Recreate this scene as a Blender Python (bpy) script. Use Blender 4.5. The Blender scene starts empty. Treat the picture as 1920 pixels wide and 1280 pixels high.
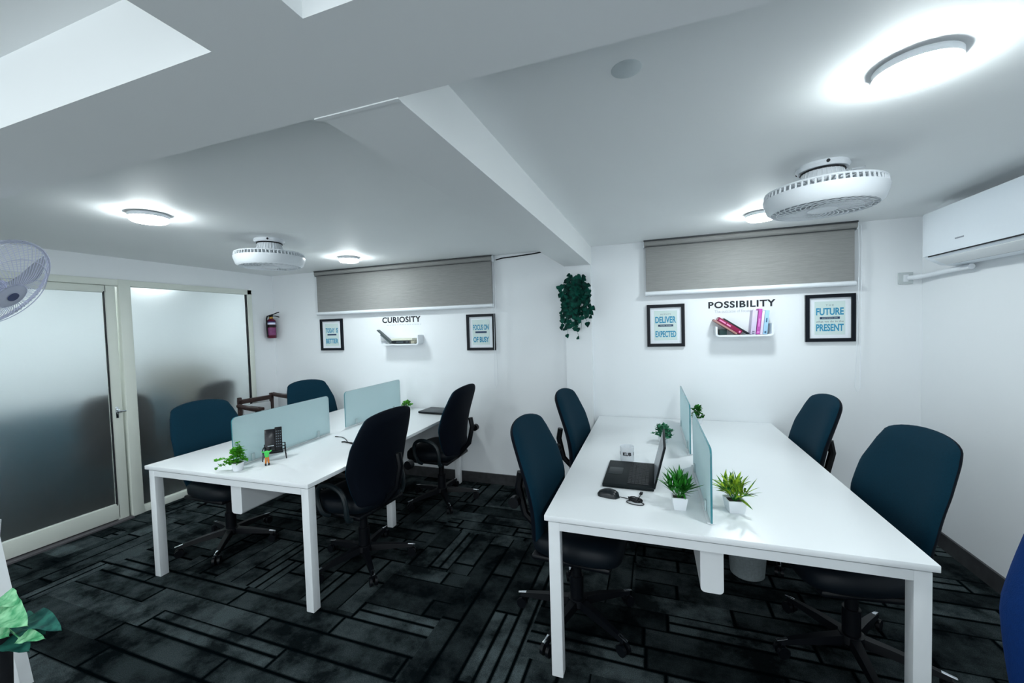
import bpy, bmesh, math, random
from mathutils import Vector, Matrix, Euler
random.seed(7)
R = math.radians
PI = math.pi
scene = bpy.context.scene
COL = scene.collection

# ------------------------------------------------------------------ camera, world, exposure
YAW, PITCH, ROLL, F_PX = 0.338, -0.0372, -0.0292, 756.23
fw = Vector((-math.sin(YAW) * math.cos(PITCH), math.cos(YAW) * math.cos(PITCH), math.sin(PITCH)))
rt = Vector((math.cos(YAW), math.sin(YAW), 0))
up = rt.cross(fw)
r2 = rt * math.cos(ROLL) + up * math.sin(ROLL)
u2 = up * math.cos(ROLL) - rt * math.sin(ROLL)
cam_data = bpy.data.cameras.new('camera')
cam = bpy.data.objects.new('camera', cam_data)
COL.objects.link(cam)
m = Matrix((r2, u2, -fw)).transposed().to_4x4()
m.translation = Vector((0, 0, 1.5967))
cam.matrix_world = m
cam_data.sensor_fit = 'HORIZONTAL'
cam_data.sensor_width = 36
cam_data.lens = F_PX / 1920 * 36
cam_data.clip_start = 0.02
scene.camera = cam
world = bpy.data.worlds.new('world')
world.use_nodes = True
world.node_tree.nodes['Background'].inputs[0].default_value = (0.86, 0.95, 1.0, 1)
world.node_tree.nodes['Background'].inputs[1].default_value = 0.98
scene.world = world
vs = scene.view_settings
vs.view_transform = 'Standard'
vs.look = 'None'
vs.gamma = 1
vs.use_curve_mapping = False
vs.exposure = 1.06
LAMP = 58.0                 # radiance of the LED ceiling lamps
LAMP_COL = (0.90, 0.985, 1.0)

# ------------------------------------------------------------------ room numbers
XL, XR, YB, YF, H = -4.444, 1.843, 3.76, -2.2, 2.304
BZ = 2.135                  # underside of the beams

# ------------------------------------------------------------------ materials
def srgb(r, g, b):
    f = lambda c: (c / 255) / 12.92 if c / 255 <= 0.04045 else ((c / 255 + 0.055) / 1.055) ** 2.4
    return (f(r), f(g), f(b), 1)

def mat(name, col, rough=0.5, metal=0.0, var=0.06, scale=30.0, bump=0.0, bscale=None, spec=0.5, trans=0.0, sheen=0.0, ior=1.45, emit=None, estr=0.0):
    M = bpy.data.materials.new(name)
    M.use_nodes = True
    nt = M.node_tree
    b = nt.nodes['Principled BSDF']
    b.inputs['Roughness'].default_value = rough
    b.inputs['Metallic'].default_value = metal
    b.inputs['Specular IOR Level'].default_value = spec
    b.inputs['IOR'].default_value = ior
    b.inputs['Transmission Weight'].default_value = trans
    if sheen:
        b.inputs['Sheen Weight'].default_value = sheen
        b.inputs['Sheen Tint'].default_value = (0.3, 0.75, 0.8, 1)
    tc = nt.nodes.new('ShaderNodeTexCoord')
    n = nt.nodes.new('ShaderNodeTexNoise')
    n.inputs['Scale'].default_value = scale
    n.inputs['Detail'].default_value = 3
    nt.links.new(tc.outputs['Object'], n.inputs['Vector'])
    mx = nt.nodes.new('ShaderNodeMix')
    mx.data_type = 'RGBA'
    mx.inputs[6].default_value = tuple(c * (1 - var) for c in col[:3]) + (1,)
    mx.inputs[7].default_value = tuple(min(1, c * (1 + var)) for c in col[:3]) + (1,)
    nt.links.new(n.outputs['Fac'], mx.inputs[0])
    nt.links.new(mx.outputs[2], b.inputs['Base Color'])
    if bump:
        n2 = nt.nodes.new('ShaderNodeTexNoise')
        n2.inputs['Scale'].default_value = bscale or scale * 4
        n2.inputs['Detail'].default_value = 2
        nt.links.new(tc.outputs['Object'], n2.inputs['Vector'])
        bp = nt.nodes.new('ShaderNodeBump')
        bp.inputs['Strength'].default_value = bump
        bp.inputs['Distance'].default_value = 0.004
        nt.links.new(n2.outputs['Fac'], bp.inputs['Height'])
        nt.links.new(bp.outputs['Normal'], b.inputs['Normal'])
    if emit:
        b.inputs['Emission Color'].default_value = emit
        b.inputs['Emission Strength'].default_value = estr
    return M

def carpet_material():
    M = bpy.data.materials.new('carpet_tiles')
    M.use_nodes = True
    nt = M.node_tree
    N, L = nt.nodes, nt.links
    b = N['Principled BSDF']
    b.inputs['Roughness'].default_value = 0.95
    b.inputs['Specular IOR Level'].default_value = 0.0
    tc = N.new('ShaderNodeTexCoord')
    sep = N.new('ShaderNodeSeparateXYZ')
    L.new(tc.outputs['Object'], sep.inputs[0])
    def math_(op, a, b_=None, c=None):
        n = N.new('ShaderNodeMath')
        n.operation = op
        for i, v in enumerate((a, b_, c)):
            if v is None: continue
            if isinstance(v, (int, float)): n.inputs[i].default_value = v
            else: L.new(v, n.inputs[i])
        return n.outputs[0]
    def wn(*vals):
        n = N.new('ShaderNodeTexWhiteNoise')
        n.noise_dimensions = '3D'
        c = N.new('ShaderNodeCombineXYZ')
        for i, v in enumerate(vals):
            if isinstance(v, (int, float)): c.inputs[i].default_value = v
            else: L.new(v, c.inputs[i])
        L.new(c.outputs[0], n.inputs['Vector'])
        return n.outputs['Value']
    def planks(u, v, seed, w=0.135):
        vv = math_('DIVIDE', v, w)
        row = math_('FLOOR', vv)
        fr = math_('FRACT', vv)
        rnd = wn(row, seed, 0.3)
        ln = math_('MULTIPLY_ADD', wn(row, seed, 4.7), 0.6, 0.34)
        uu = math_('ADD', math_('DIVIDE', u, ln), math_('MULTIPLY', rnd, 9.0))
        cell = math_('FLOOR', uu)
        fu = math_('FRACT', uu)
        val = wn(row, cell, seed + 1.5)
        half = math_('MULTIPLY', math_('GREATER_THAN', val, 0.80), 1.0)      # some planks carry a second, thinner line
        ev = math_('MINIMUM', fr, math_('SUBTRACT', 1.0, fr))
        e2 = math_('ADD', math_('ABSOLUTE', math_('SUBTRACT', fr, 0.52)), math_('MULTIPLY', math_('SUBTRACT', 1.0, half), 1.0))
        d1 = math_('MULTIPLY', math_('MINIMUM', ev, e2), w)
        d2 = math_('MULTIPLY', math_('MINIMUM', fu, math_('SUBTRACT', 1.0, fu)), ln)
        # seams vanish here and there
        d1 = math_('ADD', d1, math_('MULTIPLY', math_('LESS_THAN', wn(cell, row, seed + 8.0), 0.30), 0.03))
        return val, math_('MINIMUM', d1, d2)
    x, y = sep.outputs[0], sep.outputs[1]
    v1, d1 = planks(x, y, 1.0)
    v2, d2 = planks(y, x, 6.0, 0.145)
    bx = math_('FLOOR', math_('DIVIDE', math_('ADD', x, 0.13), 0.5))
    by = math_('FLOOR', math_('DIVIDE', math_('ADD', y, 0.21), 0.5))
    sel = math_('LESS_THAN', wn(bx, by, 2.2), 0.36)
    def lerp(a, c): return math_('ADD', math_('MULTIPLY', a, math_('SUBTRACT', 1.0, sel)), math_('MULTIPLY', c, sel))
    val, d = lerp(v1, v2), lerp(d1, d2)
    seam = N.new('ShaderNodeMapRange')
    seam.inputs[1].default_value = 0.005
    seam.inputs[2].default_value = 0.014
    L.new(d, seam.inputs[0])
    blot = N.new('ShaderNodeTexNoise')
    blot.inputs['Scale'].default_value = 3.6
    blot.inputs['Detail'].default_value = 8
    blot.inputs['Roughness'].default_value = 0.68
    L.new(tc.outputs['Object'], blot.inputs['Vector'])
    br = N.new('ShaderNodeMapRange')
    br.inputs[1].default_value = 0.40
    br.inputs[2].default_value = 0.60
    br.inputs[3].default_value = 0.12
    br.inputs[4].default_value = 1.0
    L.new(blot.outputs['Fac'], br.inputs[0])
    pile = N.new('ShaderNodeTexNoise')
    pile.inputs['Scale'].default_value = 260
    pile.inputs['Detail'].default_value = 2
    L.new(tc.outputs['Object'], pile.inputs['Vector'])
    pr = N.new('ShaderNodeMapRange')
    pr.inputs[1].default_value = 0.3
    pr.inputs[2].default_value = 0.7
    pr.inputs[3].default_value = 0.5
    pr.inputs[4].default_value = 1.5
    L.new(pile.outputs['Fac'], pr.inputs[0])
    k = math_('MULTIPLY', math_('MULTIPLY', math_('MULTIPLY_ADD', val, 1.0, 0.3), br.outputs[0]), pr.outputs[0])
    mx = N.new('ShaderNodeMix')
    mx.data_type = 'RGBA'
    mx.inputs[6].default_value = (0.0008, 0.0022, 0.003, 1)
    mx.inputs[7].default_value = (0.055, 0.071, 0.075, 1)
    L.new(math_('MULTIPLY', k, seam.outputs[0]), mx.inputs[0])
    mx.clamp_factor = False
    L.new(mx.outputs[2], b.inputs['Base Color'])
    bp = N.new('ShaderNodeBump')
    bp.inputs['Strength'].default_value = 0.5
    bp.inputs['Distance'].default_value = 0.004
    L.new(pile.outputs['Fac'], bp.inputs['Height'])
    L.new(bp.outputs['Normal'], b.inputs['Normal'])
    return M

def fabric_weave(name, c1, c2, rough=0.9):
    M = bpy.data.materials.new(name)
    M.use_nodes = True
    nt = M.node_tree
    b = nt.nodes['Principled BSDF']
    b.inputs['Roughness'].default_value = rough
    b.inputs['Specular IOR Level'].default_value = 0.2
    tc = nt.nodes.new('ShaderNodeTexCoord')
    mp = nt.nodes.new('ShaderNodeMapping')
    mp.inputs['Scale'].default_value = (5, 5, 240)
    nt.links.new(tc.outputs['Object'], mp.inputs['Vector'])
    n = nt.nodes.new('ShaderNodeTexNoise')
    n.inputs['Scale'].default_value = 2.2
    n.inputs['Detail'].default_value = 6
    n.inputs['Roughness'].default_value = 0.7
    nt.links.new(mp.outputs[0], n.inputs['Vector'])
    mr = nt.nodes.new('ShaderNodeMapRange')
    mr.inputs[1].default_value = 0.3
    mr.inputs[2].default_value = 0.7
    nt.links.new(n.outputs['Fac'], mr.inputs[0])
    mx = nt.nodes.new('ShaderNodeMix')
    mx.data_type = 'RGBA'
    mx.inputs[6].default_value = c1
    mx.inputs[7].default_value = c2
    nt.links.new(mr.outputs[0], mx.inputs[0])
    nt.links.new(mx.outputs[2], b.inputs['Base Color'])
    return M

def frosted(name, tint, rough, diffuse):
    M = bpy.data.materials.new(name)
    M.use_nodes = True
    nt = M.node_tree
    b = nt.nodes['Principled BSDF']
    b.inputs['Transmission Weight'].default_value = 1.0
    b.inputs['Roughness'].default_value = rough
    b.inputs['IOR'].default_value = 1.3
    n = nt.nodes.new('ShaderNodeTexNoise')
    n.inputs['Scale'].default_value = 350
    tc = nt.nodes.new('ShaderNodeTexCoord')
    nt.links.new(tc.outputs['Object'], n.inputs['Vector'])
    mx = nt.nodes.new('ShaderNodeMix')
    mx.data_type = 'RGBA'
    mx.inputs[6].default_value = tuple(c * 0.93 for c in tint) + (1,)
    mx.inputs[7].default_value = tuple(tint) + (1,)
    nt.links.new(n.outputs['Fac'], mx.inputs[0])
    nt.links.new(mx.outputs[2], b.inputs['Base Color'])
    d = nt.nodes.new('ShaderNodeBsdfDiffuse')
    t = nt.nodes.new('ShaderNodeBsdfTranslucent')
    nt.links.new(mx.outputs[2], d.inputs[0])
    nt.links.new(mx.outputs[2], t.inputs[0])
    a = nt.nodes.new('ShaderNodeMixShader')
    a.inputs[0].default_value = 0.4
    nt.links.new(d.outputs[0], a.inputs[1])
    nt.links.new(t.outputs[0], a.inputs[2])
    s = nt.nodes.new('ShaderNodeMixShader')
    s.inputs[0].default_value = diffuse
    nt.links.new(b.outputs[0], s.inputs[1])
    nt.links.new(a.outputs[0], s.inputs[2])
    nt.links.new(s.outputs[0], nt.nodes['Material Output'].inputs[0])
    return M

def leaf_material(name, c1, c2, scale=14):
    M = mat(name, c1, 0.6, var=0.0, spec=0.18)
    nt = M.node_tree
    mx = [n for n in nt.nodes if n.type == 'MIX'][0]
    mx.inputs[6].default_value = c1
    mx.inputs[7].default_value = c2
    nz = [n for n in nt.nodes if n.type == 'TEX_NOISE'][0]
    nz.inputs['Scale'].default_value = scale
    mr = nt.nodes.new('ShaderNodeMapRange')
    mr.inputs[1].default_value = 0.38
    mr.inputs[2].default_value = 0.62
    nt.links.new(nz.outputs['Fac'], mr.inputs[0])
    nt.links.new(mr.outputs[0], mx.inputs[0])
    return M

WALL = mat('wall_paint', (0.83, 0.86, 0.885, 1), 0.55, var=0.015, scale=2.5, bump=0.03, bscale=60, spec=0.25)
CEIL = mat('ceiling_paint', (0.88, 0.905, 0.91, 1), 0.6, var=0.03, scale=1.6, bump=0.04, bscale=25, spec=0.2)
CARPET = carpet_material()
GRANITE = mat('granite_skirting', (0.045, 0.047, 0.05, 1), 0.35, var=0.75, scale=16)
ALU = mat('cream_aluminium', (0.70, 0.74, 0.68, 1), 0.4, var=0.03, scale=8)
WHITE = mat('white_laminate', (0.84, 0.87, 0.89, 1), 0.32, var=0.01, scale=5)
STEEL_WHITE = mat('white_powder_coat', (0.78, 0.81, 0.83, 1), 0.4, var=0.02, scale=20)
GAP = mat('shadow_gap_grey', (0.25, 0.27, 0.30, 1), 0.6)
TEAL = mat('teal_fabric', (0.0006, 0.020, 0.037, 1), 0.85, var=0.25, scale=140, bump=0.25, bscale=500, spec=0.15, sheen=0.0)
BLUEFAB = mat('royal_blue_fabric', (0.0015, 0.026, 0.13, 1), 0.9, var=0.2, scale=140, bump=0.25, bscale=500, spec=0.15)
SHADEDFAB = mat('shaded_back_fabric', (0.0008, 0.003, 0.008, 1), 0.75, var=0.2, scale=120, spec=0.15)  # near-black navy puts the unlit rear side's shade into the colour
SEATFAB = mat('dark_seat_fabric', (0.001, 0.004, 0.008, 1), 0.55, var=0.2, scale=120, spec=0.3)
BLACK = mat('black_plastic', (0.002, 0.003, 0.005, 1), 0.4, var=0.15, scale=40, spec=0.3)
LOOP = mat('dark_teal_plastic', (0.006, 0.013, 0.017, 1), 0.4, var=0.15, scale=40)
CHROME = mat('chrome', (0.75, 0.78, 0.82, 1), 0.18, metal=1.0)
FROST = frosted('frosted_pane', (0.93, 0.98, 0.98), 0.46, 0.015)
DIVIDER = frosted('frosted_divider', (0.75, 0.89, 0.91), 0.6, 0.72)
GLASS_EDGE = mat('green_glass_edge', (0.05, 0.22, 0.26, 1), 0.15, var=0.1)
LAMP_MAT = mat('lamp_diffuser', (0.9, 0.95, 1, 1), 0.5, emit=LAMP_COL + (1,), estr=LAMP)
PLASTIC_W = mat('white_plastic', (0.78, 0.82, 0.86, 1), 0.35, var=0.015, scale=10)
BLIND = fabric_weave('blind_fabric', (0.21, 0.215, 0.21, 1), (0.33, 0.33, 0.325, 1))
BLIND_SHADOW = mat('blind_shadow_line', (0.04, 0.045, 0.05, 1), 0.5, var=0.08, scale=20)  # dark tone standing for the shadow line on top of the blinds
DARK = mat('dark_slot', (0.01, 0.012, 0.016, 1), 0.7)
INK = mat('black_lettering', (0.006, 0.009, 0.016, 1), 0.5)
PALE_INK = mat('pale_grey_lettering', (0.56, 0.60, 0.64, 1), 0.6)
FRAME = mat('black_frame', (0.002, 0.004, 0.009, 1), 0.4, var=0.15, spec=0.25)
PAPER = mat('white_mat_board', (0.80, 0.85, 0.90, 1), 0.7, var=0.01)
PRINT = mat('pale_green_print', (0.62, 0.74, 0.72, 1), 0.7, var=0.05, scale=12)
PRINT_BLUE = mat('blue_print', (0.03, 0.27, 0.45, 1), 0.7, var=0.1)
PRINT_NAVY = mat('navy_banner', (0.02, 0.05, 0.11, 1), 0.7)
WOOD = mat('dark_brown_wood', (0.045, 0.026, 0.024, 1), 0.4, var=0.4, scale=18)
CUSHION = mat('pale_cushion', (0.55, 0.58, 0.60, 1), 0.9)

# ------------------------------------------------------------------ mesh helpers
class MB:
    """Collects shapes and links them as ONE mesh object."""
    def __init__(self): self.bm = bmesh.new()
    def _slot(self, faces, s, smooth):
        for f in faces:
            f.material_index = s
            f.smooth = smooth
    def box(self, c, s, rot=None, slot=0, bevel=0.0, seg=2):
        bm2 = bmesh.new()
        bmesh.ops.create_cube(bm2, size=1)
        bmesh.ops.scale(bm2, vec=Vector(s), verts=bm2.verts)
        if bevel:
            bmesh.ops.bevel(bm2, geom=bm2.edges[:], offset=bevel, segments=seg, affect='EDGES', profile=0.5)
        M = Matrix.Translation(Vector(c))
        if rot is not None: M = M @ (rot.to_4x4() if isinstance(rot, Matrix) else Euler(rot).to_matrix().to_4x4())
        bm2.transform(M)
        self._merge(bm2, slot, bool(bevel))
        return self
    def _merge(self, bm2, slot=0, smooth=True):
        mp = {}
        for v in bm2.verts: mp[v] = self.bm.verts.new(v.co)
        for f in bm2.faces:
            try:
                g = self.bm.faces.new([mp[v] for v in f.verts])
                g.material_index = slot
                g.smooth = smooth
            except ValueError: pass
        bm2.free()
    def lathe(self, prof, c=(0, 0, 0), n=32, slot=0, M=None, cap=True, a0=0.0, a1=2 * PI):
        """prof: list of (r, z)"""
        full = abs(a1 - a0 - 2 * PI) < 1e-6
        T = (M if M is not None else Matrix.Identity(4))
        T = Matrix.Translation(Vector(c)) @ T
        k = n if full else n + 1
        rings = []
        for r, z in prof:
            if r < 1e-6:
                rings.append([self.bm.verts.new(T @ Vector((0, 0, z)))] * k)
            else:
                rings.append([self.bm.verts.new(T @ Vector((r * math.cos(a0 + (a1 - a0) * i / n), r * math.sin(a0 + (a1 - a0) * i / n), z))) for i in range(k)])
        fs = []
        for a, b in zip(rings[:-1], rings[1:]):
            for i in range(n):
                j = (i + 1) % k
                vsx = []
                for v in (a[i], a[j], b[j], b[i]):
                    if v not in vsx: vsx.append(v)
                if len(vsx) >= 3:
                    try: fs.append(self.bm.faces.new(vsx))
                    except ValueError: pass
        if cap and full:
            for rg, (r, z) in ((rings[0], prof[0]), (rings[-1], prof[-1])):
                if r > 1e-6:
                    try: fs.append(self.bm.faces.new(rg))
                    except ValueError: pass
        self._slot(fs, slot, True)
        return self
    def cyl(self, a, b, r, r1=None, n=16, slot=0):
        a, b = Vector(a), Vector(b)
        d = b - a
        q = d.to_track_quat('Z', 'Y').to_matrix().to_4x4()
        return self.lathe([(r, 0), (r if r1 is None else r1, d.length)], a, n, slot, q)
    def tube(self, pts, r, n=8, slot=0, closed=False):
        pts = [Vector(p) for p in pts]
        rings = []
        m = len(pts)
        prev = None
        for i, p in enumerate(pts):
            if closed: t = pts[(i + 1) % m] - pts[i - 1]
            else: t = pts[min(i + 1, m - 1)] - pts[max(i - 1, 0)]
            t.normalize()
            if prev is None:
                u = t.orthogonal().normalized()
            else:
                u = (prev - t * prev.dot(t))
                u = u.normalized() if u.length > 1e-6 else t.orthogonal().normalized()
            prev = u
            w = t.cross(u)
            rr = r(i / max(1, m - 1)) if callable(r) else r
            rings.append([self.bm.verts.new(p + u * rr * math.cos(2 * PI * k / n) + w * rr * math.sin(2 * PI * k / n)) for k in range(n)])
        fs = []
        prs = list(zip(rings[:-1], rings[1:])) + ([(rings[-1], rings[0])] if closed else [])
        for a, b in prs:
            for k in range(n):
                fs.append(self.bm.faces.new((a[k], a[(k + 1) % n], b[(k + 1) % n], b[k])))
        if not closed:
            fs.append(self.bm.faces.new(rings[0][::-1]))
            fs.append(self.bm.faces.new(rings[-1]))
        self._slot(fs, slot, True)
        return self
    def prism(self, poly, origin, ux, uy, depth, slot=0, edge_slot=None, smooth=False):
        """poly: 2D outline, extruded along ux x uy by depth"""
        ux, uy = Vector(ux), Vector(uy)
        nz = ux.cross(uy).normalized()
        o = Vector(origin)
        a = [self.bm.verts.new(o + ux * p[0] + uy * p[1]) for p in poly]
        b = [self.bm.verts.new(o + ux * p[0] + uy * p[1] + nz * depth) for p in poly]
        fs = [self.bm.faces.new(a[::-1]), self.bm.faces.new(b)]
        es = []
        k = len(poly)
        for i in range(k):
            es.append(self.bm.faces.new((a[i], a[(i + 1) % k], b[(i + 1) % k], b[i])))
        self._slot(fs, slot, False)
        self._slot(es, slot if edge_slot is None else edge_slot, smooth)
        return self
    def quad(self, a, b, c, d, slot=0, smooth=False):
        f = self.bm.faces.new([self.bm.verts.new(Vector(v)) for v in (a, b, c, d)])
        f.material_index = slot
        f.smooth = smooth
        return self
    def build(self, name, mats, parent=None, loc=None, angle=40):
        bmesh.ops.recalc_face_normals(self.bm, faces=self.bm.faces[:])
        me = bpy.data.meshes.new(name)
        self.bm.to_mesh(me)
        self.bm.free()
        for mm in (mats if isinstance(mats, (list, tuple)) else [mats]): me.materials.append(mm)
        try: me.set_sharp_from_angle(angle=R(angle))
        except Exception: pass
        o = bpy.data.objects.new(name, me)
        COL.objects.link(o)
        if parent is not None: o.parent = parent
        if loc is not None: o.location = loc
        return o

def tag(o, label=None, cat=None, group=None, kind=None):
    if label: o['label'] = label
    if cat: o['category'] = cat
    if group: o['group'] = group
    if kind: o['kind'] = kind
    return o

def thing(name, label, cat, loc=(0, 0, 0), rz=0.0, group=None):
    o = bpy.data.objects.new(name, None)
    o.empty_display_size = 0.05
    COL.objects.link(o)
    o.location = loc
    o.rotation_euler = (0, 0, rz)
    return tag(o, label, cat, group)

def struct(o):
    o['kind'] = 'structure'
    return o

def children(o): return [c for c in bpy.data.objects if c.parent == o]

def copy_tree(o, parent=None):
    c = o.copy()
    COL.objects.link(c)
    if parent is not None: c.parent = parent
    for ch in children(o): copy_tree(ch, c)
    return c

def dup(o, label, loc, rz=None, group=None, scale=None):
    c = copy_tree(o)
    c.location = loc
    if rz is not None: c.rotation_euler = (0, 0, rz)
    if scale is not None: c.scale = (scale,) * 3
    c['label'] = label
    if group: c['group'] = group
    elif 'group' in c: del c['group']
    return c

def rrect(x0, z0, x1, z1, r, n=5, corners=(1, 1, 1, 1)):
    """rounded rectangle outline, corners: bl, br, tr, tl"""
    out = []
    for (cx, cy, a, on) in ((x0, z0, PI, corners[0]), (x1, z0, 1.5 * PI, corners[1]), (x1, z1, 0, corners[2]), (x0, z1, 0.5 * PI, corners[3])):
        if not on:
            out.append((cx, cy))
            continue
        ox = cx + (r if cx == x0 else -r)
        oy = cy + (r if cy == z0 else -r)
        for i in range(n + 1):
            t = a + 0.5 * PI * i / n
            out.append((ox + r * math.cos(t), oy + r * math.sin(t)))
    return out

def text_mesh(s, width=None, height=None, bold=0.0, depth=0.002, spacing=1.0):
    """letters as a flat mesh in the XY plane, centred; returns list of (verts, faces) packed in a bmesh"""
    cu = bpy.data.curves.new('lettering', 'FONT')
    cu.body = s
    cu.size = 1
    cu.align_x = 'CENTER'
    cu.offset = bold
    cu.space_character = spacing
    cu.extrude = 0.0
    cu.resolution_u = 4
    ob = bpy.data.objects.new('lettering', cu)
    COL.objects.link(ob)
    dg = bpy.context.evaluated_depsgraph_get()
    dg.update()
    me = bpy.data.meshes.new_from_object(ob.evaluated_get(dg))
    bm = bmesh.new()
    bm.from_mesh(me)
    bpy.data.objects.remove(ob)
    bpy.data.curves.remove(cu)
    bpy.data.meshes.remove(me)
    xs = [v.co.x for v in bm.verts]
    ys = [v.co.y for v in bm.verts]
    x0, x1, y0, y1 = min(xs), max(xs), min(ys), max(ys)
    sx = width / (x1 - x0)
    sy = height / (y1 - y0)
    for v in bm.verts:
        v.co = Vector(((v.co.x - (x0 + x1) / 2) * sx, (v.co.y - (y0 + y1) / 2) * sy, 0))
    g = bmesh.ops.extrude_face_region(bm, geom=bm.faces[:])
    for e in g['geom']:
        if isinstance(e, bmesh.types.BMVert): e.co.z += depth
    return bm

def wall_text(mb, s, cx, cz, y, width, height, bold=0.0, slot=0, depth=0.002, spacing=1.0):
    """letters on a wall facing -y, standing out from y towards the room"""
    bm = text_mesh(s, width, height, bold, depth, spacing)
    bm.transform(Matrix.Translation((cx, y, cz)) @ Matrix.Rotation(R(90), 4, 'X'))
    mb._merge(bm, slot, False)

# ------------------------------------------------------------------ the room
def slab(name, lo, hi, m):
    c = [(a + b) / 2 for a, b in zip(lo, hi)]
    s = [b - a for a, b in zip(lo, hi)]
    return struct(MB().box(c, s).build(name, m))

XC = -6.1                                           # far side of the room beyond the frosted partition
slab('floor', (XC - 0.1, YF - 0.1, -0.1), (XR + 0.1, YB + 0.1, 0), CARPET)
slab('ceiling', (XC - 0.1, YF - 0.1, H), (XR + 0.1, YB + 0.1, H + 0.1), CEIL)
slab('wall_back', (XC - 0.1, YB, 0), (XR + 0.1, YB + 0.1, H), WALL)
slab('wall_right', (XR, YF, 0), (XR + 0.1, YB, H), WALL)
slab('wall_corridor', (XC - 0.1, YF, 0), (XC, YB, H), WALL)
slab('wall_corridor_end', (XC - 0.1, YF - 0.1, 0), (XL - 0.1, YF, H), WALL)
# left wall: header over the partition, the strip beside it and the stretch behind the camera
FT = 2.11
wl = MB()
wl.box((XL - 0.05, (YF + YB) / 2, (FT + H) / 2), (0.1, YB - YF, H - FT))
wl.box((XL - 0.05, (3.455 + YB) / 2, FT / 2), (0.1, YB - 3.455, FT))
wl.box((XL - 0.05, (YF - 0.2) / 2, FT / 2), (0.1, -0.2 - YF, FT))
struct(wl.build('wall_left', WALL))
# beams
bm_ = MB()
bm_.box((-1.3, 0.69, (BZ + H) / 2), (6.2, 0.262, H - BZ))
struct(bm_.build('beam_cross', CEIL))
def skew_beam(x0n, x1n, yn, x0f, x1f, yf):
    b = MB()
    P = [(x0n, yn), (x1n, yn), (x1f, yf), (x0f, yf)]
    b.prism(P, (0, 0, BZ), (1, 0, 0), (0, 1, 0), H - BZ)
    return b
struct(skew_beam(-0.785, -0.555, 0.821, -0.768, -0.528, YB).build('beam_long', CEIL))
struct(skew_beam(-0.80, -0.575, YF, -0.785, -0.56, 0.559).build('beam_rear', CEIL))
slab('column', (-0.77, YB - 0.055, 0), (-0.53, YB, BZ), WALL)
# skirting
slab('baseboard_back', (XL, YB - 0.014, 0), (XR, YB, 0.105), GRANITE)
slab('baseboard_right', (XR - 0.014, YF, 0), (XR, YB - 0.014, 0.105), GRANITE)

# ------------------------------------------------------------------ frosted partition
def pane(name, y0, y1, z0, z1, parent):
    return MB().box((XL - 0.02, (y0 + y1) / 2, (z0 + z1) / 2), (0.01, y1 - y0, z1 - z0)).build(name, FROST, parent)
# fixed light
wf = MB()
wf.box((XL + 0.005, 2.252, FT / 2), (0.07, 0.085, FT), bevel=0.006)             # jamb post
wf.box((XL, (0.6 + 3.455) / 2, FT - 0.03), (0.06, 2.86, 0.055), bevel=0.004)         # head
wf.box((XL, (2.29 + 3.40) / 2, 0.03), (0.06, 1.11, 0.06), bevel=0.004)
wf.box((XL, 3.428, FT / 2), (0.06, 0.055, FT), bevel=0.004)
wf.box((XL, -0.17, FT / 2), (0.06, 0.06, FT), bevel=0.004)
wf.box((XL, 0.2, FT - 0.03), (0.06, 0.8, 0.055), bevel=0.004)
w1 = struct(wf.build('window_1', ALU))
pane('pane', 2.29, 3.40, 0.05, FT - 0.05, w1)
gk = MB()
gk.box((XL + 0.006, 3.397, FT / 2), (0.03, 0.005, FT - 0.1))
gk.build('gasket', DARK, w1)
# sliding door
df = MB()
df.box((XL - 0.005, 2.155, 1.03), (0.045, 0.075, 2.04), bevel=0.004)
df.box((XL - 0.005, 1.15, 0.085), (0.045, 1.96, 0.13), bevel=0.004)
df.box((XL - 0.005, 1.15, 2.02), (0.045, 1.96, 0.06), bevel=0.004)
df.box((XL - 0.005, 0.18, 1.03), (0.045, 0.075, 2.04), bevel=0.004)
d1 = struct(df.build('door_1', ALU))
pane('pane', 0.2, 2.125, 0.14, 2.0, d1)
gk = MB()
gk.box((XL + 0.012, 2.113, 1.07), (0.02, 0.005, 1.86))
gk.build('gasket', DARK, d1)
lk = MB()
lk.box((XL + 0.02, 2.15, 0.95), (0.012, 0.02, 0.10), bevel=0.003)
lk.box((XL + 0.03, 2.19, 0.955), (0.01, 0.10, 0.014), bevel=0.003)
lk.cyl((XL + 0.025, 2.15, 0.97), (XL + 0.05, 2.15, 0.97), 0.008)
lk.build('door_latch', CHROME, d1)
struct(MB().box((XL + 0.03, 1.1, 0.006), (0.09, 2.2, 0.012)).build('trim_1', mat('threshold_grey', (0.09, 0.085, 0.095, 1), 0.5)))

# ------------------------------------------------------------------ ceiling lamps
def make_lamp(loc, label):
    t = thing('ceiling_light', label, 'ceiling light', loc, 0, 'round ceiling lights')
    MB().lathe([(0.0, 0), (0.082, 0), (0.085, -0.006), (0.094, -0.006), (0.094, -0.025), (0.0, -0.025)], n=48).build('rim', PLASTIC_W, t)
    MB().lathe([(0.0, -0.0252), (0.088, -0.0252), (0.0876, -0.038), (0.078, -0.046), (0.0, -0.048)], n=48).build('diffuser', LAMP_MAT, t)
    return t
lamp0 = make_lamp((0.705, 1.475, H), 'largest round ceiling light, above the desk with the open laptop')
dup(lamp0, 'round ceiling light half hidden behind the ceiling fan near the POSSIBILITY wall', (0.69, 3.12, H), group='round ceiling lights')
dup(lamp0, 'round ceiling light between the cross beam and the ceiling fan by the frosted partition', (-2.73, 1.53, H), group='round ceiling lights')
dup(lamp0, 'small far round ceiling light in front of the blind over CURIOSITY', (-2.74, 3.16, H), group='round ceiling lights')
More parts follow.
